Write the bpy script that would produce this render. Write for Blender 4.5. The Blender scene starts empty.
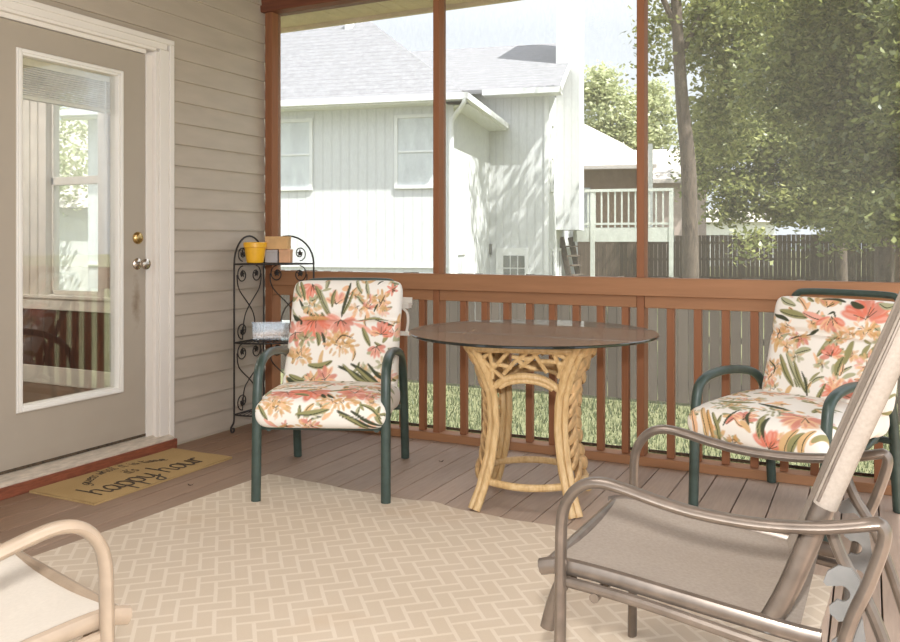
import bpy, bmesh, math, random
import numpy as np
from mathutils import Vector, Matrix
random.seed(7); RNG = np.random.default_rng(7)
S = bpy.context.scene
COL = S.collection
R = math.radians
PI = math.pi

# ------------------------------------------------------------------ helpers
def lin(c):
    return tuple((x/255/12.92 if x/255 <= .04045 else ((x/255+.055)/1.055)**2.4) for x in c) + (1.,)

CAM = (3.414, -4.189, 1.12); YAW = math.atan(.5); FPX = 840.
FW = (-math.sin(YAW), math.cos(YAW)); RT = (math.cos(YAW), math.sin(YAW))
def yard(lat, d, z=0.):
    """a point of the yard: d metres out from the middle of the porch, lat metres to the right"""
    return Vector((CAM[0]+d*FW[0]+lat*RT[0], CAM[1]+d*FW[1]+lat*RT[1], z))
def at(px, py, d):
    return yard((px-450)/FPX*d, d, CAM[2]+(241-py)/FPX*d)

class MB:
    def __init__(s): s.v = []; s.f = []; s.m = []
    def add(s, vs, fs, mi=0):
        b = len(s.v); s.v += [tuple(v) for v in vs]
        s.f += [tuple(i+b for i in f) for f in fs]; s.m += [mi]*len(fs)
        return s
    def box(s, lo, hi, mi=0, M=None):
        x0, y0, z0 = lo; x1, y1, z1 = hi
        vs = [Vector(p) for p in ((x0,y0,z0),(x1,y0,z0),(x1,y1,z0),(x0,y1,z0),(x0,y0,z1),(x1,y0,z1),(x1,y1,z1),(x0,y1,z1))]
        if M is not None: vs = [M @ v for v in vs]
        return s.add(vs, [(3,2,1,0),(4,5,6,7),(0,1,5,4),(1,2,6,5),(2,3,7,6),(3,0,4,7)], mi)
    def bar(s, a, b, w, h, up=(0,0,1), mi=0):
        a = Vector(a); b = Vector(b); t = (b-a); L = t.length; t.normalize()
        u = Vector(up); n = (u-t*u.dot(t))
        if n.length < 1e-4: u = Vector((1,0,0)); n = u-t*u.dot(t)
        n.normalize(); c = t.cross(n)
        M = Matrix(((c.x,n.x,t.x,a.x),(c.y,n.y,t.y,a.y),(c.z,n.z,t.z,a.z),(0,0,0,1)))
        # c,n,t handedness: flip c so the frame is right-handed
        M = Matrix(((-c.x,n.x,t.x,a.x),(-c.y,n.y,t.y,a.y),(-c.z,n.z,t.z,a.z),(0,0,0,1))) if M.to_3x3().determinant() < 0 else M
        return s.box((-w/2,-h/2,0),(w/2,h/2,L), mi, M)
    def tube(s, pts, r, n=10, closed=False, side=None, flat=1., mi=0):
        """tube along pts; r a number or one per point; side: fixed binormal, flat: size ratio along it"""
        P = [Vector(p) for p in pts]; N = len(P)
        rs = r if isinstance(r, (list, tuple)) else [r]*N
        T = []
        for i in range(N):
            a = P[(i-1) % N] if (closed or i) else P[0]
            b = P[(i+1) % N] if (closed or i < N-1) else P[-1]
            t = b-a; T.append(t.normalized() if t.length > 1e-9 else Vector((0,0,1)))
        if side is None:
            u = Vector((0,0,1)) if abs(T[0].z) < .9 else Vector((1,0,0))
            nrm = (u-T[0]*u.dot(T[0])).normalized()
        vs = []
        for i in range(N):
            t = T[i]
            if side is not None:
                b = Vector(side); b = (b-t*b.dot(t)).normalized(); nn = b.cross(t)
            else:
                nrm = (nrm-t*nrm.dot(t))
                nrm = nrm.normalized() if nrm.length > 1e-6 else t.orthogonal().normalized()
                nn = nrm; b = t.cross(nn)
            for k in range(n):
                a = 2*PI*k/n
                vs.append(P[i]+nn*(math.cos(a)*rs[i])+b*(math.sin(a)*rs[i]*flat))
        fs = []
        M_ = N if closed else N-1
        for i in range(M_):
            for k in range(n):
                a = i*n+k; b_ = i*n+(k+1) % n; j = ((i+1) % N)*n
                fs.append((a, b_, j+(k+1) % n, j+k))
        if not closed:
            fs.append(tuple(range(n-1, -1, -1))); fs.append(tuple((N-1)*n+k for k in range(n)))
        return s.add(vs, fs, mi)
    def lathe(s, prof, n=32, c=(0,0,0), mi=0, M=None):
        vs = []; 
        for (r, z) in prof:
            for k in range(n):
                a = 2*PI*k/n; p = Vector((r*math.cos(a), r*math.sin(a), z))
                if M is not None: p = M @ p
                vs.append(p+Vector(c))
        fs = []
        for i in range(len(prof)-1):
            for k in range(n):
                fs.append((i*n+k, i*n+(k+1) % n, (i+1)*n+(k+1) % n, (i+1)*n+k))
        fs.append(tuple(range(n-1,-1,-1))); fs.append(tuple((len(prof)-1)*n+k for k in range(n)))
        return s.add(vs, fs, mi)
    def prism(s, poly, h0, h1, M=None, mi=0):
        """polygon in xy extruded from z=h0 to h1"""
        n = len(poly)
        vs = [Vector((p[0],p[1],h0)) for p in poly]+[Vector((p[0],p[1],h1)) for p in poly]
        if M is not None: vs = [M @ v for v in vs]
        fs = [tuple(range(n-1,-1,-1)), tuple(range(n,2*n))]+[(i,(i+1) % n,n+(i+1) % n,n+i) for i in range(n)]
        return s.add(vs, fs, mi)
    def build(s, name, mats, parent=None, smooth=35, bevel=0, loc=None):
        me = bpy.data.meshes.new(name); me.from_pydata(s.v, [], s.f)
        for m in (mats if isinstance(mats, (list, tuple)) else [mats]): me.materials.append(m)
        if any(s.m): me.polygons.foreach_set('material_index', s.m)
        bm = bmesh.new(); bm.from_mesh(me); bmesh.ops.recalc_face_normals(bm, faces=bm.faces); bm.to_mesh(me); bm.free()
        if smooth:
            me.polygons.foreach_set('use_smooth', [True]*len(me.polygons)); me.set_sharp_from_angle(angle=R(smooth))
        me.update()
        o = bpy.data.objects.new(name, me); COL.objects.link(o)
        if parent is not None: o.parent = parent
        if loc is not None: o.location = loc
        if bevel:
            b = o.modifiers.new('bevel', 'BEVEL'); b.width = bevel; b.segments = 2; b.limit_method = 'ANGLE'; b.angle_limit = R(40)
        return o

def tag(o, label=None, cat=None, group=None, kind=None):
    if label: o['label'] = label
    if cat: o['category'] = cat
    if group: o['group'] = group
    if kind: o['kind'] = kind
    return o
def thing(name, label, cat, loc=(0,0,0), rz=0., group=None, kind=None):
    o = bpy.data.objects.new(name, None); COL.objects.link(o); o.empty_display_size = .1
    o.location = loc; o.rotation_euler = (0,0,rz)
    return tag(o, label, cat, group, kind)
def crom(pts, k=8):
    P = [Vector(p) for p in pts]; out = []
    for i in range(len(P)-1):
        a = P[max(i-1,0)]; b = P[i]; c = P[i+1]; d = P[min(i+2,len(P)-1)]
        for j in range(k):
            t = j/k
            out.append(.5*((2*b)+(c-a)*t+(2*a-5*b+4*c-d)*t*t+(3*b-a-3*c+d)*t**3))
    out.append(P[-1]); return out

# ------------------------------------------------------------------ materials
class NT:
    def __init__(s, name):
        s.mat = bpy.data.materials.new(name); s.mat.use_nodes = True; s.t = s.mat.node_tree; s.t.nodes.clear()
        s.out = s.n('ShaderNodeOutputMaterial')
    def n(s, typ, **kw):
        x = s.t.nodes.new(typ)
        for k, v in kw.items(): setattr(x, k, v)
        return x
    def l(s, a, b): s.t.links.new(a, b)
    def val(s, sock, v):
        if hasattr(v, 'is_output'): s.l(v, sock)
        else: sock.default_value = v
    def math(s, op, a, b=None, c=None):
        x = s.n('ShaderNodeMath', operation=op); s.val(x.inputs[0], a)
        if b is not None: s.val(x.inputs[1], b)
        if c is not None: s.val(x.inputs[2], c)
        return x.outputs[0]
    def mix(s, f, a, b, typ='MIX'):
        x = s.n('ShaderNodeMix', data_type='RGBA', blend_type=typ); s.val(x.inputs[0], f); s.val(x.inputs[6], a); s.val(x.inputs[7], b)
        return x.outputs[2]
    def noise(s, scale, vec=None, detail=3., rough=.5, dist=0.):
        x = s.n('ShaderNodeTexNoise'); x.inputs['Scale'].default_value = scale; x.inputs['Detail'].default_value = detail
        x.inputs['Roughness'].default_value = rough; x.inputs['Distortion'].default_value = dist
        if vec is not None: s.l(vec, x.inputs['Vector'])
        return x.outputs[0]
    def obj(s, scale=(1,1,1), rot=(0,0,0), loc=(0,0,0)):
        c = s.n('ShaderNodeTexCoord'); m = s.n('ShaderNodeMapping'); m.inputs['Scale'].default_value = scale
        m.inputs['Rotation'].default_value = rot; m.inputs['Location'].default_value = loc
        s.l(c.outputs['Object'], m.inputs[0]); return m.outputs[0]
    def sep(s, vec):
        x = s.n('ShaderNodeSeparateXYZ'); s.l(vec, x.inputs[0]); return x.outputs
    def ramp(s, f, stops):
        x = s.n('ShaderNodeValToRGB'); e = x.color_ramp.elements
        while len(e) < len(stops): e.new(.5)
        for q, (p, c) in zip(e, stops): q.position = p; q.color = c
        s.val(x.inputs[0], f); return x.outputs[0]
    def bsdf(s, color, rough=.6, metal=0., spec=.5, bump=None, bs=.3, bd=.01, **kw):
        b = s.n('ShaderNodeBsdfPrincipled'); s.val(b.inputs['Base Color'], color); s.val(b.inputs['Roughness'], rough)
        b.inputs['Metallic'].default_value = metal; b.inputs['Specular IOR Level'].default_value = spec
        for k, v in kw.items(): s.val(b.inputs[k], v)
        if bump is not None:
            q = s.n('ShaderNodeBump'); q.inputs['Strength'].default_value = bs; q.inputs['Distance'].default_value = bd
            s.l(bump, q.inputs['Height']); s.l(q.outputs[0], b.inputs['Normal'])
        return b
    def done(s, sh): s.l(sh.outputs[0], s.out.inputs[0]); return s.mat

def plain(name, c, rough=.6, var=.06, scale=20., metal=0., spec=.5, bs=.0, stretch=(1,1,1)):
    t = NT(name); v = t.obj(stretch); nz = t.noise(scale, v, 4)
    c1 = lin(c); lo = tuple(x*(1-2*var) for x in c1[:3])+(1,); hi = tuple(min(1,x*(1+2*var)) for x in c1[:3])+(1,)
    col = t.ramp(nz, [(.25, lo), (.75, hi)])
    return t.done(t.bsdf(col, rough, metal, spec, nz if bs else None, bs))

def island(name, c, rough=.7, amt=.25, grain=(1,1,1), gs=8., gamt=.25, spec=.3, dark=None, bs=.15):
    """a tint that differs from board to board (per loose piece) plus a stretched grain"""
    t = NT(name); g = t.n('ShaderNodeNewGeometry'); v = t.obj(grain)
    nz = t.noise(gs, v, 5, .6)
    base = lin(c)
    f = t.math('MULTIPLY_ADD', g.outputs['Random Per Island'], amt, 1-amt/2)
    f2 = t.math('MULTIPLY_ADD', nz, gamt*2, 1-gamt)
    f3 = t.math('MULTIPLY', f, f2)
    x = t.n('ShaderNodeVectorMath', operation='SCALE'); x.inputs[0].default_value = base[:3]; t.l(f3, x.inputs['Scale'])
    col = x.outputs[0]
    if dark: col = dark(t, col)
    return t.done(t.bsdf(col, rough, 0, spec, nz, bs, .004))

M = {}
M['siding'] = plain('beige_vinyl', (178,165,149), .55, .035, 16, stretch=(1,.25,1))
M['door'] = None
def door_mat():
    t = NT('painted_door'); v = t.obj(); s = t.sep(v)
    nz = t.noise(9, v, 4); nf = t.noise(40, v, 3)
    col = t.mix(t.math('MULTIPLY', nz, .35), lin((172,160,144)), lin((158,146,130)))
    # grime below the door knob
    dy = t.math('DIVIDE', t.math('SUBTRACT', s[1], -1.0), .045); dz = t.math('DIVIDE', t.math('SUBTRACT', s[2], .80), .22)
    r = t.math('SQRT', t.math('ADD', t.math('MULTIPLY', dy, dy), t.math('MULTIPLY', dz, dz)))
    m = t.math('SUBTRACT', 1.15, t.math('MULTIPLY_ADD', nf, .9, r)); 
    x = t.n('ShaderNodeClamp'); t.l(m, x.inputs[0])
    col = t.mix(t.math('MULTIPLY', x.outputs[0], .9), col, lin((112,88,60)))
    # scuffs along the bottom edge
    lo = t.math('SUBTRACT', .75, t.math('DIVIDE', s[2], .22)); x2 = t.n('ShaderNodeClamp'); t.l(t.math('MULTIPLY', lo, nz), x2.inputs[0])
    col = t.mix(x2.outputs[0], col, lin((120,104,86)))
    return t.done(t.bsdf(col, .5, 0, .4))
M['door'] = door_mat()
M['casing'] = plain('white_trim_paint', (226,218,208), .45, .012, 4)
M['lite'] = plain('white_door_frame', (232,227,218), .4, .01, 4)
M['redboard'] = plain('red_brown_stain', (128,70,46), .6, .15, 20, stretch=(6,1,6))
M['sill'] = plain('worn_sill', (190,176,158), .5, .12, 18, stretch=(4,1,4))
M['stain'] = island('cedar_stain', (156,112,79), .6, .12, (1,1,1), 9., .22, .3)
M['stainX'] = island('cedar_stain_rail', (156,112,79), .6, .12, (.6,8,8), 5., .22, .3)
M['stainZ'] = island('cedar_stain_upright', (140,92,62), .6, .16, (8,8,.6), 5., .22, .3)
def deck_mat():
    t = NT('deck_boards'); g = t.n('ShaderNodeNewGeometry'); v = t.obj(); s = t.sep(v)
    gr = t.noise(7, t.obj((9,.7,1)), 5, .65); big = t.noise(.9, v, 3)
    f = t.math('MULTIPLY_ADD', g.outputs['Random Per Island'], .16, .92)
    wear = t.math('MULTIPLY_ADD', big, 1.2, t.math('MULTIPLY', s[0], -.75)); x = t.n('ShaderNodeClamp'); t.l(t.math('ADD', wear, .55), x.inputs[0])
    col = t.mix(x.outputs[0], lin((176,154,136)), lin((134,106,84)))     # the walked-on boards by the door have lost their paint
    fine = t.math('MULTIPLY', f, t.math('MULTIPLY_ADD', gr, .5, .75))
    m = t.n('ShaderNodeVectorMath', operation='SCALE'); t.l(col, m.inputs[0]); t.l(fine, m.inputs['Scale'])
    return t.done(t.bsdf(m.outputs[0], .6, 0, .3, gr, .12, .003))
M['deck'] = deck_mat()
M['ceil'] = island('ceiling_planks', (150,128,108), .6, .12, (.6,6,1), 6., .2)
M['beam'] = plain('beam_stain', (110,62,40), .6, .15, 8, stretch=(.5,6,6), bs=.1)
M['soffit'] = plain('soffit_vinyl', (214,196,160), .6, .05, 12)
def rug_mat():
    t = NT('woven_rug'); a = .055
    v = t.obj((1/a,1/a,1), (0,0,R(45))); s = t.sep(v)
    wob = t.noise(1.5, t.obj(), 2)
    X = t.math('ADD', s[0], t.math('MULTIPLY', wob, .5)); Y = t.math('ADD', s[1], t.math('MULTIPLY', wob, .35))
    ix = t.math('FLOOR', X); iy = t.math('FLOOR', Y); fx = t.math('FRACT', X); fy = t.math('FRACT', Y)
    k = t.math('FLOORED_MODULO', t.math('SUBTRACT', ix, iy), 4.)
    w = .11
    def ne(n): return t.math('SUBTRACT', 1., t.math('COMPARE', k, float(n), .3))
    L = t.math('MULTIPLY', t.math('LESS_THAN', fx, w), ne(1)); Rr = t.math('MULTIPLY', t.math('GREATER_THAN', fx, 1-w), ne(0))
    B = t.math('MULTIPLY', t.math('LESS_THAN', fy, w), ne(2)); T = t.math('MULTIPLY', t.math('GREATER_THAN', fy, 1-w), ne(3))
    m = t.math('MAXIMUM', t.math('MAXIMUM', L, Rr), t.math('MAXIMUM', B, T))
    nz = t.noise(3., t.obj(), 4, .6); fine = t.noise(160., t.obj((1,3,1)), 2)
    brick = t.mix(nz, lin((203,187,165)), lin((216,200,180)))
    line = t.mix(nz, lin((222,209,190)), lin((232,220,203)))
    col = t.mix(t.math('MULTIPLY', m, .8), brick, line)
    col = t.mix(t.math('MULTIPLY', fine, .35), col, lin((178,158,134)), 'MIX')
    st = t.ramp(t.noise(1.7, t.obj((1,1,1),(0,0,0),(4,2,0)), 4, .6), [(.62,(0,0,0,1)),(.78,(1,1,1,1))])
    col = t.mix(t.math('MULTIPLY', st, .25), col, lin((190,150,105)))
    return t.done(t.bsdf(col, .95, 0, .1, t.math('ADD', fine, m), .25, .002))
M['rug'] = rug_mat()
def coir():
    t = NT('coir_mat'); v = t.obj(); nz = t.noise(3.5, v, 3); fine = t.noise(220, v, 2)
    col = t.mix(nz, lin((176,146,100)), lin((198,168,120))); col = t.mix(t.math('MULTIPLY', fine, .45), col, lin((126,102,68)))
    return t.done(t.bsdf(col, 1., 0, .05, fine, .5, .004))
M['coir'] = coir()
M['ink'] = plain('black_mat_print', (78,64,48), .95, .3, 60)
M['green'] = plain('green_enamel', (56,71,64), .4, .12, 30, spec=.6, bs=.02)
M['iron'] = plain('black_iron', (44,38,34), .5, .2, 40, spec=.5)
M['bronze'] = plain('bronze_tube', (124,112,101), .32, .1, 25, metal=.55, spec=.6)
M['tan'] = plain('tan_tube', (160,141,121), .38, .06, 25, spec=.5)
M['bracket'] = plain('grey_cast_bracket', (122,120,116), .5, .06, 30)
def sling(name, a, b):
    t = NT(name); v = t.obj(); w = t.n('ShaderNodeTexChecker'); w.inputs['Scale'].default_value = 260; t.l(v, w.inputs[0])
    nz = t.noise(130, v, 3); big = t.noise(7, v, 3)
    col = t.mix(nz, lin(a), lin(b)); col = t.mix(t.math('MULTIPLY', big, .3), col, lin(tuple(int(x*.82) for x in a)))
    return t.done(t.bsdf(col, .7, 0, .25, t.math('ADD', nz, w.outputs[1]), .25, .002))
M['sling'] = sling('taupe_sling', (146,134,122), (181,168,154))
M['slingW'] = sling('white_sling', (206,197,184), (222,213,200))
def rattan():
    t = NT('rattan_cane'); v = t.obj(); nz = t.noise(22, t.obj((3,3,.6)), 5, .6); b = t.noise(5, v, 3)
    col = t.ramp(nz, [(.2, lin((168,130,82))), (.5, lin((208,176,126))), (.8, lin((228,204,160)))])
    col = t.mix(t.math('MULTIPLY', b, .35), col, lin((182,144,94)))
    return t.done(t.bsdf(col, .45, 0, .45, nz, .15, .004))
M['rattan'] = rattan()
M['bark'] = plain('rattan_bark', (196,160,112), .6, .22, 30, stretch=(1,1,.5), bs=.2)
def glass(name, tint, base=.03, grazing=1., rough=0.):
    t = NT(name); f = t.n('ShaderNodeFresnel'); f.inputs[0].default_value = 1.52
    fac = t.math('MULTIPLY_ADD', f.outputs[0], grazing, base); x = t.n('ShaderNodeClamp'); t.l(fac, x.inputs[0])
    a = t.n('ShaderNodeBsdfTransparent'); a.inputs[0].default_value = tint
    b = t.n('ShaderNodeBsdfGlossy'); b.inputs['Roughness'].default_value = rough; b.inputs[0].default_value = (1,1,1,1)
    m = t.n('ShaderNodeMixShader'); t.l(x.outputs[0], m.inputs[0]); t.l(a.outputs[0], m.inputs[1]); t.l(b.outputs[0], m.inputs[2])
    return t.done(m)
M['pane'] = glass('window_glass', (.96,.97,.96,1), .015, .45)
def bronze_glass():
    t = NT('bronze_tinted_glass'); f = t.n('ShaderNodeFresnel'); f.inputs[0].default_value = 1.5
    a = t.n('ShaderNodeBsdfTransparent'); a.inputs[0].default_value = (.70,.67,.62,1); d = t.n('ShaderNodeBsdfDiffuse'); t.l(t.mix(t.noise(3, t.obj(), 3), lin((178,160,144)), lin((194,178,162))), d.inputs[0])
    g = t.n('ShaderNodeBsdfGlossy'); g.inputs['Roughness'].default_value = .03
    m = t.n('ShaderNodeMixShader'); m.inputs[0].default_value = .42; t.l(a.outputs[0], m.inputs[1]); t.l(d.outputs[0], m.inputs[2])
    k = t.n('ShaderNodeMixShader'); t.l(t.math('MULTIPLY', f.outputs[0], .55), k.inputs[0]); t.l(m.outputs[0], k.inputs[1]); t.l(g.outputs[0], k.inputs[2])
    return t.done(k)
M['tabletop'] = bronze_glass()
M['glassedge'] = plain('dark_glass_edge', (26,30,26), .08, .0, 5, spec=.8)
M['clear'] = glass('clear_plastic', (.90,.92,.93,1), .14, 1.4, .06)
def screen():
    t = NT('insect_screen'); a = t.n('ShaderNodeBsdfTransparent'); d = t.n('ShaderNodeBsdfDiffuse'); d.inputs[0].default_value = lin((150,146,138))
    e = t.n('ShaderNodeBsdfTranslucent'); e.inputs[0].default_value = lin((150,146,138))
    m = t.n('ShaderNodeMixShader'); m.inputs[0].default_value = .5; t.l(d.outputs[0], m.inputs[1]); t.l(e.outputs[0], m.inputs[2])
    w = t.n('ShaderNodeTexNoise'); w.inputs['Scale'].default_value = 90.; t.l(t.obj((1,1,.4)), w.inputs[0])
    k = t.n('ShaderNodeMixShader'); t.val(k.inputs[0], t.math('MULTIPLY_ADD', w.outputs[0], .05, .165)); t.l(a.outputs[0], k.inputs[1]); t.l(m.outputs[0], k.inputs[2])
    return t.done(k)
M['screen'] = screen()
M['brass'] = plain('brass', (196,166,112), .25, .05, 20, metal=1.)
M['nickel'] = plain('satin_nickel', (206,196,184), .22, .04, 20, metal=1.)
M['yellow'] = plain('yellow_glaze', (238,178,36), .3, .05, 16, spec=.6)
M['kraft'] = plain('tan_card', (206,164,112), .75, .08, 14)
M['peach'] = plain('peach_card', (216,168,130), .75, .08, 14)
M['greycard'] = plain('grey_card', (176,170,168), .7, .06, 14)
M['intwall'] = plain('cream_room_wall', (214,206,194), .8, .03, 6)
M['panel'] = plain('dark_wainscot', (72,40,30), .45, .25, 10, stretch=(6,6,.8))
M['inttrim'] = plain('cream_room_trim', (218,210,198), .6, .04, 8)
M['intfloor'] = island('room_boards', (112,88,66), .4, .2, (.8,8,1), 6., .2)
M['blind'] = plain('blind_vinyl', (214,204,182), .55, .04, 30)
# outdoors
M['white'] = None
def vsiding(name, c):
    t = NT(name); s = t.sep(t.obj()); 
    u = t.math('FRACT', t.math('MULTIPLY', t.math('ADD', s[0], s[1]), 1/.2)); g = t.math('LESS_THAN', u, .2)
    nz = t.noise(3, t.obj((1,1,.3)), 3)
    col = t.mix(t.math('MULTIPLY', nz, .2), lin(c), lin(tuple(x*.9 for x in c)))
    col = t.mix(t.math('MULTIPLY', g, .14), col, lin((150,150,150)))
    return t.done(t.bsdf(col, .7, 0, .2, t.math('SUBTRACT', 1., g), .8, .02))
M['white'] = vsiding('white_grooved_siding', (214,215,212))
M['whitetrim'] = plain('white_house_trim', (226,226,222), .5, .03, 8)
M['roof'] = island('grey_shingle', (150,150,152), .9, .0, (3,3,3), 3., .25)
def shingles(name, c):
    t = NT(name); v = t.obj(); n1 = t.noise(6, v, 4, .7); n2 = t.noise(1.2, v, 2); s = t.sep(v)
    row = t.math('FRACT', t.math('MULTIPLY', s[2], 1/.11)); edge = t.math('LESS_THAN', row, .16)
    col = t.mix(n1, lin(tuple(x*.78 for x in c)), lin(tuple(min(255,x*1.15) for x in c))); col = t.mix(t.math('MULTIPLY', edge, .3), col, lin(tuple(x*.6 for x in c)))
    return t.done(t.bsdf(col, .9, 0, .1, t.math('SUBTRACT', 1., edge), .4, .02))
M['roof'] = shingles('grey_shingles', (134,133,134))
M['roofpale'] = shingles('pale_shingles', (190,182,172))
M['hglass'] = plain('curtained_window', (206,210,208), .15, .08, 4, spec=.6, stretch=(1,1,.4))
M['dglass'] = plain('dark_window_glass', (120,122,116), .12, .1, 4, spec=.6)
M['fence'] = island('weathered_fence', (98,87,78), .9, .35, (6,6,.5), 5., .3, .1)
M['fencedark'] = island('dark_fence_wood', (92,80,68), .9, .3, (6,6,.5), 5., .3, .1)  # darker wood tone of the far fence
M['pinkwall'] = plain('pinkish_siding', (196,178,164), .8, .04, 4)
M['brownwall'] = plain('brown_siding', (150,126,104), .8, .05, 4)
M['deckgreen'] = plain('grey_green_paint', (196,199,188), .7, .06, 5)
M['darkwood'] = plain('dark_stair_wood', (88,76,64), .8, .15, 8)
M['trunk'] = plain('tree_bark', (92,80,68), .95, .25, 9, stretch=(2,2,.5), bs=.6)
M['soil'] = None
def ground_mat():
    t = NT('lawn_ground'); v = t.obj(); a = t.noise(.9, v, 5, .6); b = t.noise(14, v, 3)
    col = t.mix(a, lin((66,78,46)), lin((120,122,84))); col = t.mix(t.math('MULTIPLY', b, .5), col, lin((156,146,116)))
    return t.done(t.bsdf(col, .95, 0, .05, b, .6, .05))
M['soil'] = ground_mat()
def leafmat(name, a, b, tr=.52):
    t = NT(name); g = t.n('ShaderNodeNewGeometry')
    col = t.mix(g.outputs['Random Per Island'], lin(a), lin(b))
    d = t.n('ShaderNodeBsdfDiffuse'); t.l(col, d.inputs[0]); e = t.n('ShaderNodeBsdfTranslucent'); t.l(col, e.inputs[0])
    gl = t.n('ShaderNodeBsdfGlossy'); gl.inputs['Roughness'].default_value = .45
    m = t.n('ShaderNodeMixShader'); m.inputs[0].default_value = tr; t.l(d.outputs[0], m.inputs[1]); t.l(e.outputs[0], m.inputs[2])
    m2 = t.n('ShaderNodeMixShader'); m2.inputs[0].default_value = .05; t.l(m.outputs[0], m2.inputs[1]); t.l(gl.outputs[0], m2.inputs[2])
    return t.done(m2)
M['leaf'] = leafmat('olive_leaves', (94,104,56), (178,180,112))
M['leafdark'] = leafmat('deep_green_leaves', (80,90,48), (160,164,98))
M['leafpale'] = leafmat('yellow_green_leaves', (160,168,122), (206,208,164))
M['grassblade'] = leafmat('grass_blades', (66,82,44), (124,132,84))
M['brownleaf'] = plain('dry_leaf', (70,52,36), .9, .2, 60)

# ------------------------------------------------------------------ porch shell
W_, D_ = 5.25, -5.4  # width stretched so the unseen roof end keeps direct sun off the floor
mb = MB(); x = .012
bw, gap = .1375, .005
while x < W_:
    mb.box((x, D_, -.03), (min(x+bw-gap, W_), .02, 0)); x += bw
tag(mb.build('floor', M['deck'], bevel=.002), kind='structure')
mb = MB().box((-.1, D_, -.24), (W_, .12, -.045)); tag(mb.build('trim_1', M['darkwood']), kind='structure')

def siding(y0, y1, z0, z1):
    mb = MB(); p = .1175; k0 = math.floor((z0-.0075)/p)
    prof = [(-.10, z0)]
    k = k0
    pts = []
    while True:
        za = .0075+p*k; zb = za+p
        if za >= z1: break
        a = max(za, z0); b = min(zb, z1)
        pts += [(.013, a), (.0135, a+.006), (.001, b)]
        k += 1
    poly = [(-.10, z0)]+pts+[(-.10, z1)]
    n = len(poly)
    vs = [(px, y0, pz) for px, pz in poly]+[(px, y1, pz) for px, pz in poly]
    fs = [tuple(range(n)), tuple(range(2*n-1, n-1, -1))]+[(i, n+i, n+(i+1) % n, (i+1) % n) for i in range(n)]
    return mb.add(vs, fs)
mb = siding(-.80, .02, 0, 2.70)
for (a, b, c, d) in ((D_, -1.99, 0, 2.70), (-1.99, -.80, 2.18, 2.70)):
    q = siding(a, b, c, d); mb.add(q.v, q.f)
tag(mb.build('wall_left', M['siding'], smooth=0), kind='structure')

# door casing
mb = MB()
for (ya, yb) in ((-.937, -.775), (-2.015, -1.853)):
    o = 1 if yb > -1 else -1
    e = yb if o > 0 else ya; i = ya if o > 0 else yb
    def seg(f0, f1, x1, za=.06, zb=2.2):
        lo, hi = sorted((i+(e-i)*f0, i+(e-i)*f1)); mb.box((-.10, lo, za), (x1, hi, zb))
    seg(0, .26, -.0045, .06, 2.1078); seg(.26, .40, .0195, .05, 2.1298); seg(.40, .80, .0255, .045, 2.1448); seg(.80, 1., .0335, .04, 2.1778)
mb.box((-.10, -1.853, 2.108), (-.004, -.937, 2.135)); mb.box((-.10, -1.90, 2.13), (.020, -.89, 2.150)); mb.box((-.10, -1.96, 2.145), (.026, -.82, 2.180)); mb.box((-.10, -2.015, 2.178), (.034, -.775, 2.206))
tag(mb.build('trim_2', M['casing'], bevel=.003), kind='structure')

dr = thing('door_1', 'beige door with full-length glass and white-trimmed lite in the siding wall', 'door', (0,0,0), kind='structure')
y0, y1 = -1.850, -.940; gz0, gz1 = .345, 1.99; gy0, gy1 = -1.69, -1.091
mb = MB()
mb.box((-.055, y0, .102), (-.012, gy0, 2.104)).box((-.055, gy1, .102), (-.012, y1, 2.104)).box((-.055, gy0, .102), (-.012, gy1, gz0)).box((-.055, gy0, gz1), (-.012, gy1, 2.104))
mb.build('slab', M['door'], dr)
mb = MB(); 
def rect_frame(mb, x0, x1, ya, yb, za, zb, w):
    mb.box((x0, ya, za), (x1, ya+w, zb)).box((x0, yb-w, za), (x1, yb, zb)).box((x0, ya+w, za), (x1, yb-w, za+w)).box((x0, ya+w, zb-w), (x1, yb-w, zb))
rect_frame(mb, -.06, -.004, gy0, gy1, gz0, gz1, .030); rect_frame(mb, -.004, .004, gy0+.004, gy1-.004, gz0+.004, gz1-.004, .016)
mb.build('glass_frame', M['lite'], dr, bevel=.003)
mb = MB(); mb.box((-.036, gy0+.02, gz0+.02), (-.030, gy1-.02, gz1-.02)); mb.build('door_glass', M['pane'], dr, smooth=0)
RX = Matrix.Rotation(R(90), 4, 'Y')
mb = MB(); T = Matrix.Translation((-.012, -.992, 1.0)) @ RX
mb.lathe([(.031,0),(.031,.006),(.026,.011),(.012,.014),(.011,.034),(.022,.044),(.028,.058),(.027,.068),(.018,.074),(.002,.075)], 24, M=T)
k = mb.build('door_knob', M['nickel'], dr); k['label'] = 'satin nickel door knob'
mb = MB(); T = Matrix.Translation((-.012, -.992, 1.136)) @ RX
mb.lathe([(.032,0),(.032,.008),(.026,.016),(.020,.020),(.006,.021),(.0055,.023),(.001,.0235)], 24, M=T)
k = mb.build('deadbolt', M['brass'], dr); k['label'] = 'brass deadbolt above the knob'
mb = MB().box((-.075, y0-.003, .09), (-.010, y1+.003, .103)); k = mb.build('door_sweep', M['ink'], dr)
mb = MB()
mb.prism([(-.10,.0),(.055,.0),(.055,.062),(.03,.074),(-.012,.088),(-.10,.092)], 0, 1.10, Matrix.Translation((0,-.80,0)) @ Matrix.Rotation(R(90),4,'X'))
tag(mb.build('trim_3', M['sill'], bevel=.002), kind='structure')
mb = MB().box((.0, -1.99, .0), (.062, -.782, .052)); tag(mb.build('trim_4', M['redboard'], bevel=.003), kind='structure')

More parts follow.
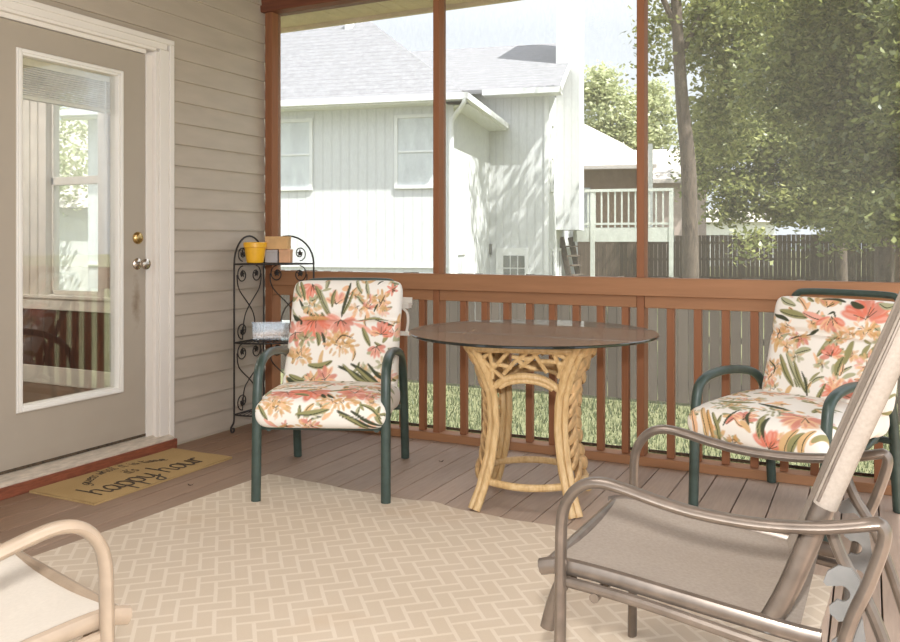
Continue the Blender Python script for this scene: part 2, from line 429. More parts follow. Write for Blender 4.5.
# blind inside the door glass
bl = thing('window_blind', 'cream mini blind raised at the top of the door glass', 'blind', (-.075, -1.39, 1.90))
mb = MB().box((-.02, -.29, .03), (.012, .29, .065)); mb.build('headrail', M['blind'], bl)
mb = MB()
for i in range(13):
    z = -.105+i*.0105; mb.box((-.016, -.285, z), (.010, .285, z+.0035))
mb.box((-.018, -.285, -.125), (.012, .285, -.108)); mb.build('slat_stack', M['blind'], bl)
mb = MB().tube([(.014,.235,.03),(.014,.236,-.33)], .004, 6); mb.build('tilt_wand', M['lite'], bl)

# the room behind the door
mb = MB()
iy = .12
mb.box((-4.0, -4.0, .0), (-.10, iy, .045)); tag(mb.build('floor_room', M['intfloor']), kind='structure')
wx0, wx1, wz0, wz1 = -2.13, -1.575, .72, 2.28
mb = MB()
mb.box((-4.0, iy, 0), (wx0, iy+.1, 2.6)).box((wx1, iy, 0), (-.10, iy+.1, 2.6)).box((wx0, iy, 0), (wx1, iy+.1, wz0)).box((wx0, iy, wz1), (wx1, iy+.1, 2.6))
tag(mb.build('wall_room_end', M['intwall']), kind='structure')
mb = MB().box((-4.1, -4.0, 0), (-4.0, iy, 2.6)); tag(mb.build('wall_room_far', M['intwall']), kind='structure')
mb = MB().box((-4.1, -4.1, 0), (-.10, -4.0, 2.6)); tag(mb.build('wall_room_near', M['intwall']), kind='structure')
mb = MB().box((-4.1, -4.1, 2.6), (-.10, iy+.1, 2.65)); tag(mb.build('ceiling_room', M['intwall']), kind='structure')
mb = MB()
xx = -4.0
while xx < -.2:
    mb.box((xx, iy-.016, .17), (xx+.138, iy, .61)); xx += .142
tag(mb.build('trim_5', M['panel'], bevel=.003), kind='structure')
mb = MB().box((-4.0, iy-.03, .605), (-.10, iy, .70)); mb.box((-4.0, iy-.045, .69), (-.10, iy, .715)); tag(mb.build('trim_6', M['inttrim'], bevel=.004), kind='structure')
mb = MB().box((-4.0, iy-.022, .045), (-.10, iy, .18)); tag(mb.build('baseboard_room', M['inttrim'], bevel=.004), kind='structure')
w = thing('window_1', 'double-hung window of the room seen through the door glass', 'window', kind='structure')
mb = MB(); fy0, fy1 = iy-.02, iy+.0
mb.box((wx0-.24, fy0, .71), (wx0, iy, 2.40)).box((wx1, fy0, .71), (wx1+.10, iy, 2.40)).box((wx0-.24, fy0, wz1), (wx1+.10, iy, 2.40))
mb.box((wx0-.20, fy0-.012, .71), (wx0-.17, iy, 2.40)).box((wx0-.11, fy0-.012, .71), (wx0-.08, iy, 2.40))
mb.build('window_casing', M['inttrim'], w, bevel=.004)
mb = MB(); mb.box((wx0, iy+.03, 1.54), (wx1, iy+.07, 1.60)); rect = MB()
mb.box((wx0, iy+.03, wz0), (wx0+.02, iy+.07, wz1)).box((wx1-.02, iy+.03, wz0), (wx1, iy+.07, wz1)).box((wx0, iy+.03, wz0), (wx1, iy+.07, wz0+.03)).box((wx0, iy+.03, wz1-.03), (wx1, iy+.07, wz1))
mb.build('sash', M['inttrim'], w, bevel=.003)
mb = MB().box((wx0, iy+.048, wz0), (wx1, iy+.052, wz1)); mb.build('window_glass', M['pane'], w, smooth=0)

# beam, ceiling, soffit
mb = MB().box((.0, -.02, 2.55), (W_, .12, 2.80)); tag(mb.build('beam', M['beam'], bevel=.004), kind='structure')
mb = MB(); y = D_
while y < -.03:
    mb.box((.0, y, 2.70), (W_, min(y+.135, -.02), 2.73)); y += .14
mb.box((.0, D_, 2.735), (W_, .5, 2.78)); tag(mb.build('ceiling', M['ceil'], smooth=0), kind='structure')
mb = MB(); x = -.4
while x < W_+.3:
    mb.box((x, .12, 2.585), (x+.095, .47, 2.60)); x += .10
mb.box((-.4, .47, 2.56), (W_+.3, .50, 2.72)); tag(mb.build('trim_7', M['soffit'], smooth=0), kind='structure')

# posts
PX = (.034, 1.212, 2.366, 3.535, 4.70)
plab = ('corner porch post of stained timber between the siding wall and the first screen', 'stained porch post behind the floral chair, between the first and second screens',
        'stained porch post rising from the railing right of the glass table', 'stained porch post behind the folded back of the right floral chair', 'stained porch post at the far end of the railing')
for i, x in enumerate(PX):
    mb = MB()
    if i == 0: mb.box((.020, .004, 0), (.040, .094, 2.55)).box((.042, .0, 0), (.078, .089, 2.55))
    else: mb.box((x, .0, 0), (x+.038, .089, 2.55))
    tag(mb.build('porch_post', M['stainZ'], bevel=.003), plab[i], 'post', 'porch posts')
# railing
rl = thing('porch_railing', 'stained wooden railing with square balusters along the screened side', 'railing', (2.4, .04, 0))
def rb(lo, hi): return (lo[0]-2.4, lo[1]-.04, lo[2]), (hi[0]-2.4, hi[1]-.04, hi[2])
mb = MB().box(*rb((.078, -.022, .846), (4.75, -.001, .936))); mb.build('top_rail', M['stainX'], rl, bevel=.003)
mb = MB().box(*rb((.078, -.020, .920), (4.75, .030, .937))); mb.build('rail_cap', M['stainX'], rl, bevel=.003)
mb = MB()
for i in range(4): mb.box(*rb((PX[i]+(.045 if i == 0 else .039), .004, .786), (PX[i+1]-.001, .040, .846)))
mb.build('lower_rail', M['stainX'], rl, bevel=.003)
mb = MB(); mb.box(*rb((.078, -.022, .0), (4.75, -.001, .045)))
for i in range(4): mb.box(*rb((PX[i]+(.045 if i == 0 else .039), -.001, .004), (PX[i+1]-.001, .085, .044)))
mb.build('bottom_rail', M['stainX'], rl, bevel=.003)
bx = [.205+.1300*i for i in range(8)]+[1.375+.1302*i for i in range(8)]+[2.513+.131*i for i in range(8)]+[3.68+.131*i for i in range(8)]
for x in bx:
    mb = MB().box(*rb((x, .012, .045), (x+.036, .048, .786))); mb.build('baluster', M['stainZ'], rl, bevel=.002)
# screens
sl = ('first upper insect screen, over the plant stand and floral chair', 'middle upper insect screen, in front of the white house corner and chimney', 'third upper insect screen, in front of the leafy trees', 'last upper insect screen beyond the right floral chair')
for i in range(4):
    a = PX[i]+(.045 if i == 0 else .039); b = PX[i+1]-.001
    mb = MB().box((a, .060, .938), (b, .0605, 2.549)); tag(mb.build('insect_screen', M['screen'], smooth=0), sl[i], 'screen', 'screen panels')
    mb = MB().box((a, .090, .046), (b, .0905, .90)); tag(mb.build('insect_screen', M['screen'], smooth=0), sl[i].replace('upper', 'lower').split(',')[0]+' behind the balusters', 'screen', 'screen panels')
mb = MB()
for i in range(4):
    a = PX[i]+(.045 if i == 0 else .039); b = PX[i+1]-.001
    mb.box((a, .087, .044), (b, .094, .060))
tag(mb.build('trim_8', M['ink']), kind='structure')

# ------------------------------------------------------------------ rug and mat
RA = R(-3.5)
rg = thing('area_rug', 'cream and beige area rug with a woven herringbone pattern', 'rug', (.845, -.988, 0), RA)
def grid(nx, ny, fn):
    vs = [fn(i/nx, j/ny) for j in range(ny+1) for i in range(nx+1)]
    fs = [(j*(nx+1)+i, j*(nx+1)+i+1, (j+1)*(nx+1)+i+1, (j+1)*(nx+1)+i) for j in range(ny) for i in range(nx)]
    return vs, fs
def rugz(x, y):
    z = .007+.0015*math.sin(x*7+y*3)*math.sin(y*5)
    d = math.hypot(x-.93, y+.02); z += .010*math.exp(-(d/.07)**2)
    return z
RWID, RLEN = 2.47, 3.1
def rf(u, v):
    x = u*RWID; y = -RLEN*(1-v); wob = .006*math.sin(x*9)+.004*math.sin(x*23)
    return (x, y+(wob if v == 1 else 0), rugz(x, y))
vs, fs = grid(70, 80, rf); mb = MB().add(vs, fs)
rim = [j*71 for j in range(81)]
def edge_loop():
    return [i for i in range(71)]+[j*71+70 for j in range(1,81)]+[80*71+i for i in range(69,-1,-1)]+[j*71 for j in range(79,0,-1)]
el = edge_loop(); base = len(mb.v)
mb.v += [(mb.v[i][0], mb.v[i][1], .0005) for i in el]; n = len(el)
for q in range(n): mb.f.append((el[q], base+q, base+(q+1) % n, el[(q+1) % n])); mb.m.append(0)
mb.build('woven_field', M['rug'], rg)

mt = thing('doormat', 'worn tan coir doormat printed with happy hour at the door sill', 'doormat', (.275, -1.255, 0), 0)
mx, my = .205, .43
mb = MB(); vs, fs = grid(12, 24, lambda u, v: (-mx+2*mx*u, -my+2*my*v, .010+.001*math.sin(9*u+13*v))); mb.add(vs, fs)
mb.box((-mx, -my, .0005), (mx, my, .009)); mb.build('coir_pile', M['coir'], mt)
# brush lettering, drawn stroke by stroke; text runs along +y, letters stand towards -x
GL = {'h': ([[(0,1.6),(.02,.9),(.0,0)],[(0,.55),(.2,.9),(.42,.8),(.45,.3),(.55,.02),(.68,.1)]], .72),
 'a': ([[(.5,.8),(.25,.95),(.03,.55),(.1,.08),(.35,.05),(.52,.5),(.52,.85)],[(.52,.6),(.55,.1),(.72,.1)]], .76),
 'p': ([[(.03,.9),(.03,.2),(0,-.65)],[(.03,.6),(.25,.95),(.5,.7),(.45,.15),(.2,.02),(.05,.2)]], .66),
 'y': ([[(0,.9),(.08,.25),(.3,.1),(.5,.5),(.52,.9)],[(.52,.9),(.5,.0),(.35,-.6),(.1,-.6),(.12,-.3),(.5,-.05),(.75,.2)]], .76),
 'o': ([[(.3,.95),(.05,.7),(.06,.2),(.3,.02),(.52,.3),(.5,.75),(.3,.95),(.6,.8)]], .66),
 'u': ([[(0,.9),(.05,.2),(.25,.03),(.48,.4),(.5,.9)],[(.5,.9),(.52,.15),(.7,.08)]], .74),
 'r': ([[(0,.9),(.03,0)],[(.03,.55),(.2,.9),(.42,.85)]], .5),
 'i': ([[(.1,.9),(.1,.1),(.25,.03)],[(.1,1.25),(.12,1.3)]], .34), 't': ([[(.15,1.5),(.13,.2),(.3,.03),(.4,.1)],[(0,1.),(.38,1.02)]], .46),
 's': ([[(.4,.85),(.15,.9),(.08,.65),(.35,.35),(.3,.05),(.03,.1)]], .5), 'e': ([[(.05,.5),(.45,.55),(.35,.92),(.1,.8),(.05,.3),(.25,.02),(.5,.2)]], .56),
 'g': ([[(.5,.8),(.25,.95),(.03,.55),(.1,.08),(.4,.1),(.52,.85)],[(.52,.85),(.5,-.4),(.2,-.65),(.05,-.4)]], .64),
 'n': ([[(0,.9),(.02,0)],[(.02,.55),(.22,.92),(.45,.75),(.46,.15),(.62,.08)]], .68), 'w': ([[(0,.9),(.12,.08),(.3,.7),(.48,.08),(.62,.9)]], .72),
 'm': ([[(0,.9),(.02,0)],[(.02,.6),(.18,.92),(.32,.75),(.33,0)],[(.33,.6),(.5,.92),(.64,.75),(.66,.1),(.8,.08)]], .86),
 "'": ([[(.1,1.5),(.08,1.2)]], .2), ' ': ([], .45)}
def write(mb, text, y, x, size, wgt, arc=0., span=1.):
    tot = sum(GL[c][1] for c in text)*size; cur = y-tot/2
    for c in text:
        st, adv = GL[c]
        for s_ in st:
            pts = crom([(p[0], p[1], 0) for p in s_], 5)
            path = []
            for p in pts:
                yy = cur+p.x*size; xo = arc*(((yy-y)/(tot/2))**2)
                path.append((x+xo-p.y*size, yy, .0115))
            mb.tube(path, wgt, 6, side=(0,0,1), flat=.25)
        cur += adv*size
mb = MB(); write(mb, 'happy hour', 0, .135, .100, .0062)
mb.build('large_lettering', M['ink'], mt)
mb = MB(); write(mb, "guess what it is time", -.01, -.135, .044, .0028, .10); mb.build('small_lettering', M['ink'], mt); mb = MB(); write(mb, "it's", .0, -.02, .048, .0028)
mb.build('small_lettering', M['ink'], mt)

# ------------------------------------------------------------------ floral fabric
PAL = {'coral': (224,128,104), 'pink': (232,172,154), 'rose': (214,140,122), 'tan': (216,180,132), 'gold': (204,160,104), 'olive': (150,146,102), 'sage': (176,174,140), 'dark': (72,76,58), 'ink': (92,80,62), 'peach': (236,190,150)}
class Cloth:
    def __init__(s, seed): s.ops = []; s.r = random.Random(seed)
    def dab(s, x, y, l, w, a, c, al=.9): s.ops.append((x, y, l, w, a, PAL[c], al))
    def stroke(s, pts, w, c, al=.9):
        P = crom([(p[0], p[1], 0) for p in pts], 6); n = len(P)
        for i in range(n-1):
            m = (P[i]+P[i+1])/2; d = P[i+1]-P[i]; ww = w*(.35+.65*math.sin(PI*(i+.5)/(n-1)))
            s.dab(m.x, m.y, d.length*1.25+ww*.6, ww, math.atan2(d.y, d.x), c, al)
    def flower(s, x, y, r, n, cols, a0=0., a1=360.):
        for i in range(n):
            a = R(a0+(a1-a0)*(i+.5)/n)+s.r.uniform(-.15,.15); l = r*s.r.uniform(.38,.52); c = s.r.choice(cols)
            s.dab(x+math.cos(a)*r*.55, y+math.sin(a)*r*.55, l, r*.19, a, c, .85)
            s.dab(x+math.cos(a)*r*.62, y+math.sin(a)*r*.62, l*.6, r*.07, a, 'pink' if c == 'coral' else 'rose', .7)
        for i in range(4):
            a = R(s.r.uniform(a0, a1)); s.stroke([(x, y), (x+math.cos(a)*r*.5, y+math.sin(a)*r*.5)], .0016, 'ink', .7)
    def mum(s, x, y, w, h, n=40, cols=('tan','gold','peach')):
        for i in range(n):
            a = s.r.uniform(0, 2*PI); q = math.sqrt(s.r.random()); px = x+w*q*math.cos(a); py = y+h*q*math.sin(a)
            s.dab(px, py, .014, .006, math.atan2((py-y)*w, (px-x)*h)+s.r.uniform(-.4,.4), s.r.choice(cols), .75)
        for i in range(5):
            a = s.r.uniform(0, 2*PI); s.dab(x+w*.3*math.cos(a), y+h*.3*math.sin(a), .010, .0016, s.r.uniform(0,3), 'ink', .8)
    def leaf(s, x0, y0, x1, y1, w, c='olive', line=True):
        dx, dy = x1-x0, y1-y0; b = s.r.uniform(-.12,.12)
        mid = ((x0+x1)/2-dy*b, (y0+y1)/2+dx*b)
        s.stroke([(x0,y0), mid, (x1,y1)], w, c, .8)
        if line: s.stroke([(x0+dy*.03,y0-dx*.03), (mid[0]+w*.5*dy/(abs(dx)+abs(dy)+1e-6), mid[1]-w*.5*dx/(abs(dx)+abs(dy)+1e-6)), (x1,y1)], .0022, 'dark', .85)
    def paint(s, U, V):
        base = np.array(lin((240,234,224))[:3]); C = np.tile(base, (len(U), 1))
        f = Cloth(s.r.randint(0, 999))
        for i in range(64):       # loose background foliage
            x = f.r.uniform(0,.58); y = f.r.uniform(0,.56); a = f.r.uniform(0, 2*PI); l = f.r.uniform(.03,.075)
            f.leaf(x, y, x+l*math.cos(a), y+l*math.sin(a), f.r.uniform(.006,.013), f.r.choice(('sage','sage','tan','peach','olive')), f.r.random() < .35)
        for i in range(20): f.mum(f.r.uniform(0,.58), f.r.uniform(0,.56), f.r.uniform(.025,.05), f.r.uniform(.02,.04), 20, f.r.choice((('sage','tan'),('tan','gold','peach'),('peach','pink'))))
        f.ops = [(p,q,l,w,a,c,al*.8) for (p,q,l,w,a,c,al) in f.ops]
        for (x, y, l, w, a, c, al) in f.ops+s.ops:
            dx = U-x; dy = V-y; sel = (np.abs(dx) < l+w+.004) & (np.abs(dy) < l+w+.004)
            if not sel.any(): continue
            ca, sa = math.cos(a), math.sin(a); p = dx[sel]*ca+dy[sel]*sa; q = -dx[sel]*sa+dy[sel]*ca
            rr = np.sqrt((p/l)**2+(q/max(w,.0018))**2); m = np.clip((1.15-rr)/.3, 0, 1)*al
            C[sel] = C[sel]*(1-m[:,None])+np.array(lin(c)[:3])*m[:,None]
        return C

def floral_mat():
    t = NT('floral_fabric'); a = t.n('ShaderNodeAttribute', attribute_name='print'); v = t.obj(); nz = t.noise(9, v, 3); fine = t.noise(300, v, 2)
    return t.done(t.bsdf(a.outputs['Color'], .9, 0, .15, t.math('MULTIPLY_ADD', nz, 2., t.math('MULTIPLY', fine, .3)), .25, .01))
M['floral'] = floral_mat()

def cushion(name, w, L, th, frame, cloth, parent, seams=(), nx=210, ny=240, sag=None, under=.55, dx=0., box=14, wrap=0.):
    """pillow w wide, L long; frame(t) gives (y, z, normal) along the length; front face then back face"""
    vs = []; UV = []
    def thick(u, t):
        e = (1-abs(2*u-1)**box)**.42*(1-abs(2*t-1)**box)**.42 if 0 < u < 1 and 0 < t < 1 else 0
        k = 1.
        for (s0, dep) in seams: k -= dep*math.exp(-((t-s0)*L/.018)**2)
        return th*e*k
    def P(u, t, sgn):
        y, z, n = frame(.5+(t-.5)*(1-.035*abs(2*u-1)**12)); ww = w*(1-.02*math.sin(PI*t))*(1-.06*abs(2*t-1)**12); x = (u-.5)*ww*(1-.012*math.sin(2*PI*u*2)**2)
        h = thick(u, t)*sgn
        if sag: h += sag(u, t) if sgn > 0 else 0
        return (x+dx, y+n[0]*h, z+n[1]*h)
    cs_ = lambda q: q*.04+.96*(.5-.5*math.cos(PI*q)) if 0 < q < 1 else q
    for sgn in (1, -1):
        for j in range(ny+1):
            for i in range(nx+1):
                vs.append(P(cs_(i/nx), cs_(j/ny), sgn*(1. if sgn > 0 else under))); UV.append((cs_(i/nx)*w, cs_(j/ny)*L, sgn))
    N = (nx+1)*(ny+1); fs = []
    for j in range(ny):
        for i in range(nx):
            a = j*(nx+1)+i; q = (a, a+1, a+nx+2, a+nx+1); fs.append(q); fs.append(tuple(N+k for k in reversed(q)))
    mb = MB().add(vs, fs); me = bpy.data.meshes.new(name); me.from_pydata(mb.v, [], mb.f); me.materials.append(M['floral'])
    UV = np.array(UV); U = UV[:,0]
    G_ = np.array(vs).reshape(2, ny+1, nx+1, 3); cum = np.zeros((2, ny+1, nx+1)); cum[:,1:] = np.cumsum(np.linalg.norm(np.diff(G_, axis=1), axis=3), axis=1)
    if wrap: V = np.stack([cum[0], -cum[1]]).ravel()+wrap       # the print runs round the front edge
    else: V = (cum*(L/cum[0].max())).ravel()
    C = cloth.paint(U, V); at_ = me.color_attributes.new('print', 'FLOAT_COLOR', 'POINT')
    at_.data.foreach_set('color', np.hstack([C, np.ones((len(C),1))]).astype(np.float32).ravel())
    bm = bmesh.new(); bm.from_mesh(me); bmesh.ops.remove_doubles(bm, verts=bm.verts, dist=1e-5); bmesh.ops.recalc_face_normals(bm, faces=bm.faces); bm.to_mesh(me); bm.free()
    me.polygons.foreach_set('use_smooth', [True]*len(me.polygons))
    o = bpy.data.objects.new(name, me); COL.objects.link(o); o.parent = parent
    return o

def polyframe(pts):
    P = crom([(0, a, b) for a, b in pts], 16); d = [0]
    for i in range(1, len(P)): d.append(d[-1]+(P[i]-P[i-1]).length)
    L = d[-1]
    def fr(t):
        s_ = t*L; i = 1
        while i < len(d)-1 and d[i] < s_: i += 1
        f = (s_-d[i-1])/max(d[i]-d[i-1],1e-9); p = P[i-1].lerp(P[i], f)
        a = P[max(i-2,0)]; b = P[min(i+1,len(P)-1)]; t_ = (b-a).normalized()
        return p.y, p.z, (-t_.z, t_.y)   # normal to the left of travel
    return fr, L

# back cushion prints are laid out in metres from its lower left corner, seat prints from the front lower edge
def cloth_a_back():
    c = Cloth(3); W, L = .55, .53
    def F(px, py): return ((px-20)/860*W, L-(py-60)/ (860)*L)   # of a tall field 860 units each way
    # head roll (upper part)
    c.flower(.10,.50,.065,6,['pink','coral'],190,350); c.leaf(.02,.50,.05,.44,.012,'sage'); c.leaf(.035,.51,.07,.43,.010,'olive')
    c.leaf(.125,.485,.20,.36,.015,'olive'); c.leaf(.15,.47,.205,.37,.009,'sage'); c.leaf(.045,.425,.125,.36,.008,'dark',False)
    c.mum(.11,.405,.045,.035,22,('sage','tan')); c.flower(.235,.41,.065,7,['pink','peach'],20,160); c.leaf(.225,.47,.215,.40,.010,'olive')
    c.leaf(.30,.50,.265,.36,.009,'dark'); c.leaf(.315,.46,.275,.37,.008,'olive'); c.leaf(.33,.52,.36,.46,.010,'sage'); c.leaf(.38,.52,.40,.44,.010,'sage')
    c.leaf(.34,.445,.375,.41,.010,'sage'); c.mum(.40,.405,.035,.045,22,('peach','gold','rose')); c.mum(.465,.43,.045,.045,34,('peach','tan','gold')); c.stroke([(.455,.40),(.47,.43),(.48,.45)],.003,'ink')
    c.flower(.515,.475,.03,6,['coral','rose']); c.leaf(.44,.50,.47,.52,.004,'dark',False); c.leaf(.43,.38,.445,.41,.005,'dark',False)
    # main panel
    c.flower(.135,.345,.105,11,['coral','coral','rose'],175,365); c.dab(.13,.345,.07,.012,0,'gold',.8); c.leaf(.02,.35,.065,.31,.014,'dark',False)
    c.flower(.265,.335,.075,8,['coral','pink','rose'],150,380); c.leaf(.34,.31,.44,.26,.010,'pink',False); c.leaf(.33,.33,.40,.34,.008,'pink',False); c.stroke([(.25,.30),(.26,.34)],.004,'ink')
    c.leaf(.44,.34,.53,.30,.007,'dark'); c.leaf(.36,.335,.50,.335,.007,'olive'); c.leaf(.38,.29,.42,.22,.012,'olive')
    c.flower(.475,.265,.06,7,['peach','coral','rose'],-10,190); c.flower(.455,.215,.05,6,['pink','rose'],180,380)
    c.flower(.04,.27,.06,7,['pink','rose']); c.mum(.09,.245,.05,.03,22,('sage','olive')); c.leaf(.15,.27,.165,.22,.012,'olive'); c.leaf(.175,.27,.195,.215,.008,'dark')
    c.mum(.275,.225,.085,.045,60); c.stroke([(.25,.23),(.28,.26),(.33,.25)],.003,'ink'); c.mum(.07,.175,.065,.035,36)
    c.leaf(.13,.135,.235,.15,.014,'olive'); c.leaf(.28,.13,.44,.055,.009,'dark'); c.leaf(.30,.135,.46,.045,.010,'olive'); c.leaf(.34,.14,.48,.06,.009,'dark'); c.leaf(.37,.12,.52,.04,.011,'olive'); c.leaf(.42,.14,.53,.07,.008,'dark')
    c.flower(.215,.075,.06,9,['peach','rose','pink']); c.mum(.16,.07,.045,.035,28,('rose','peach','tan')); c.leaf(.03,.075,.095,.045,.014,'dark',False); c.leaf(.04,.09,.11,.07,.012,'olive')
    c.mum(.36,.03,.06,.02,22,('rose','pink')); c.leaf(.09,.02,.20,.03,.010,'olive')
    return c
def cloth_a_seat():
    c = Cloth(5)
    # v: 0 = under the front edge, .13 = front top edge, .50 = back
    c.flower(.125,.235,.075,9,['rose','pink','coral'],160,380); c.flower(.23,.245,.10,10,['coral','rose'],170,370); c.flower(.43,.23,.085,9,['pink','coral','rose'])
    c.leaf(.32,.25,.41,.29,.010,'olive'); c.leaf(.10,.29,.24,.30,.010,'olive'); c.mum(.37,.15,.09,.05,60); c.mum(.09,.13,.085,.05,60); c.leaf(.17,.21,.23,.19,.013,'olive')
    c.leaf(.29,.205,.31,.17,.010,'dark',False); c.leaf(.315,.205,.345,.17,.009,'dark',False); c.mum(.50,.20,.045,.04,30,('rose','pink','tan'))
    c.leaf(.19,.085,.33,.105,.013,'olive'); c.leaf(.38,.10,.54,.02,.010,'dark'); c.leaf(.39,.085,.52,.0,.010,'olive'); c.leaf(.44,.10,.57,.03,.009,'dark'); c.leaf(.48,.13,.57,.07,.008,'olive')
    c.mum(.24,.03,.06,.03,34,('rose','gold','peach')); c.mum(.14,.03,.03,.02,14,('rose','gold')); c.leaf(.02,.12,.05,.06,.010,'olive'); c.leaf(.04,.06,.10,.02,.008,'pink',False)
    c.mum(.45,.33,.08,.05,40,('sage','pink','tan')); c.mum(.15,.36,.09,.04,40,('sage','peach'))
    return c
def cloth_b_back():
    c = Cloth(11)
    c.leaf(.03,.50,.11,.47,.014,'sage'); c.leaf(.05,.44,.17,.42,.018,'olive'); c.leaf(.02,.41,.09,.40,.010,'dark'); c.leaf(.16,.44,.26,.41,.016,'pink'); c.flower(.285,.43,.075,8,['coral','rose','peach'],200,350); c.flower(.26,.47,.06,6,['peach','gold'],30,150)
    c.stroke([(.27,.44),(.29,.45),(.30,.43)],.005,'dark'); c.leaf(.23,.51,.33,.50,.010,'dark'); c.flower(.43,.43,.105,11,['coral','rose','coral'],5,185); c.mum(.43,.385,.07,.045,44); c.leaf(.36,.50,.41,.48,.014,'dark',False); c.leaf(.48,.50,.54,.49,.016,'sage')
    c.mum(.055,.31,.04,.055,40,('gold','tan','peach')); c.stroke([(.04,.35),(.05,.30)],.003,'ink'); c.mum(.15,.31,.05,.04,36,('tan','gold','rose')); c.leaf(.18,.33,.23,.37,.008,'dark'); c.stroke([(.12,.30),(.16,.32)],.004,'ink')
    c.leaf(.25,.24,.31,.34,.014,'olive'); c.mum(.32,.31,.045,.05,34,('tan','sage','gold')); c.leaf(.15,.24,.21,.26,.014,'sage'); c.leaf(.37,.22,.39,.31,.014,'olive',False); c.flower(.31,.24,.055,8,['coral','peach','rose'],0,200); c.leaf(.34,.17,.36,.24,.014,'olive')
    c.leaf(.08,.22,.16,.10,.014,'olive'); c.leaf(.11,.23,.19,.10,.011,'sage'); c.leaf(.15,.20,.22,.08,.010,'olive'); c.leaf(.19,.16,.23,.06,.006,'dark',False); c.mum(.04,.13,.035,.05,26,('peach','rose')); c.stroke([(.03,.19),(.06,.17),(.06,.14)],.004,'dark')
    c.flower(.34,.10,.06,8,['peach','coral']); c.flower(.42,.08,.08,9,['coral','rose'],0,180); c.mum(.47,.22,.06,.06,36,('tan','peach','pink')); c.leaf(.27,.02,.30,.12,.010,'olive'); c.leaf(.10,.04,.22,.02,.012,'dark'); c.mum(.50,.33,.04,.05,24,('sage','tan'))
    return c
def cloth_b_seat():
    c = Cloth(13)
    c.flower(.385,.035,.085,6,['coral','rose','coral'],25,160); c.leaf(.44,.02,.50,.13,.020,'tan'); c.leaf(.47,.03,.53,.12,.018,'olive'); c.leaf(.52,.03,.56,.14,.016,'tan')
    c.leaf(.07,.16,.10,.03,.016,'tan'); c.leaf(.10,.15,.13,.03,.012,'gold'); c.leaf(.13,.14,.16,.02,.012,'olive'); c.leaf(.03,.13,.04,.03,.014,'peach'); c.leaf(.185,.10,.22,.20,.006,'dark',False); c.leaf(.20,.11,.28,.17,.012,'rose'); c.flower(.27,.135,.06,8,['pink','peach','rose'],0,180)
    c.leaf(.34,.18,.35,.08,.014,'olive'); c.leaf(.365,.17,.37,.08,.010,'dark',False); c.mum(.23,.04,.03,.02,14,('gold',)); c.mum(.15,.22,.09,.04,40,('sage','tan','olive')); c.mum(.33,.24,.09,.05,44,('sage','peach','olive')); c.flower(.48,.23,.10,10,['rose','pink','peach'],170,370); c.leaf(.08,.27,.22,.30,.014,'olive'); c.leaf(.25,.30,.38,.28,.012,'dark'); c.mum(.12,.32,.08,.03,30,('sage','tan')); c.leaf(.27,.19,.30,.12,.008,'dark',False)
    return c

def patio_chair(label, loc, rz, cb, cs, hs=1., rear=.378, seat=None, back=None, top=(.360,.915), dx=0., sw=.585):
    t = thing('patio_armchair', label, 'chair', loc, rz)
    for sx in (-1, 1):
        path = crom([(sx*.280,-.378,.006),(sx*.279,-.370,.28*hs),(sx*.278,-.362,.48*hs),(sx*.277,-.325,.580*hs),(sx*.276,-.20,.615*hs),(sx*.276,-.02,.606*hs),(sx*.276,.42*rear,.570*hs),(sx*.277,.727*rear,.490*hs),(sx*.278,.85*rear,.36*hs),(sx*.279,.926*rear,.18*hs),(sx*.280,rear,.006)], 7)
        MB().tube(path, .0185, 12, side=(1,0,0), flat=1.15).build('arm_frame', M['green'], t)
    ty, tz = top
    mb = MB()
    for (y, z) in ((-.33,.315),(.20,.300)): mb.tube([(-.275,y,z),(.275,y,z)], .014, 10)
    for sx in (-1,1): mb.tube(crom([(sx*.235,-.34,.310),(sx*.235,-.05,.295),(sx*.235,.08,.30),(sx*.235+dx*.5,.16,.40),(sx*.235+dx,ty-.06,tz-.16),(sx*.232+dx,ty-.01,tz-.03)],6), .014, 10)
    mb.build('seat_frame', M['green'], t)
    tp = crom([(-.235+dx,ty-.10,tz-.27),(-.235+dx,ty-.015,tz-.06),(-.218+dx,ty-.002,tz-.012),(-.17+dx,ty,tz),(dx,ty,tz+.002),(.17+dx,ty,tz),(.218+dx,ty-.002,tz-.012),(.235+dx,ty-.015,tz-.06),(.235+dx,ty-.10,tz-.27)], 6)
    MB().tube(tp, .0145, 10).build('back_frame', M['green'], t)
    mb = MB()
    for k in range(9):
        y = -.27+k*.05; mb.box((-.235,y,.292),(.235,y+.03,.296))
    mb.build('seat_straps', M['green'], t)
    fs_, Ls = polyframe(seat or [(-.405,.375),(-.25,.390),(-.05,.388),(.12,.372)])
    c = cushion('seat_cushion', sw, .53, .066, fs_, cs, t, seams=((.80,.12),), sag=lambda u, q: .014*math.sin(PI*u)*math.sin(PI*q), under=1.0, wrap=.075)
    fb, Lb = polyframe(back or [(.035,.385),(.11,.50),(.20,.68),(.315,.912)])
    c = cushion('back_cushion', .560, .56, .058, fb, cb, t, seams=((.645,.45),), dx=dx)
    return t

patio_chair('green metal patio armchair with floral cushion facing the rug, beside the plant stand', (1.1665,-.8815,0), R(23.3), cloth_a_back(), cloth_a_seat())
patio_chair('green metal patio armchair with floral cushion against the railing behind the bronze lounge chair', (3.165,-.375,0), R(-24), cloth_b_back(), cloth_b_seat(), .91, .24, [(-.425,.365),(-.25,.385),(.0,.395),(.16,.385)], [(.075,.42),(.115,.52),(.165,.68),(.225,.868)], (.275,.893), .045, .60)

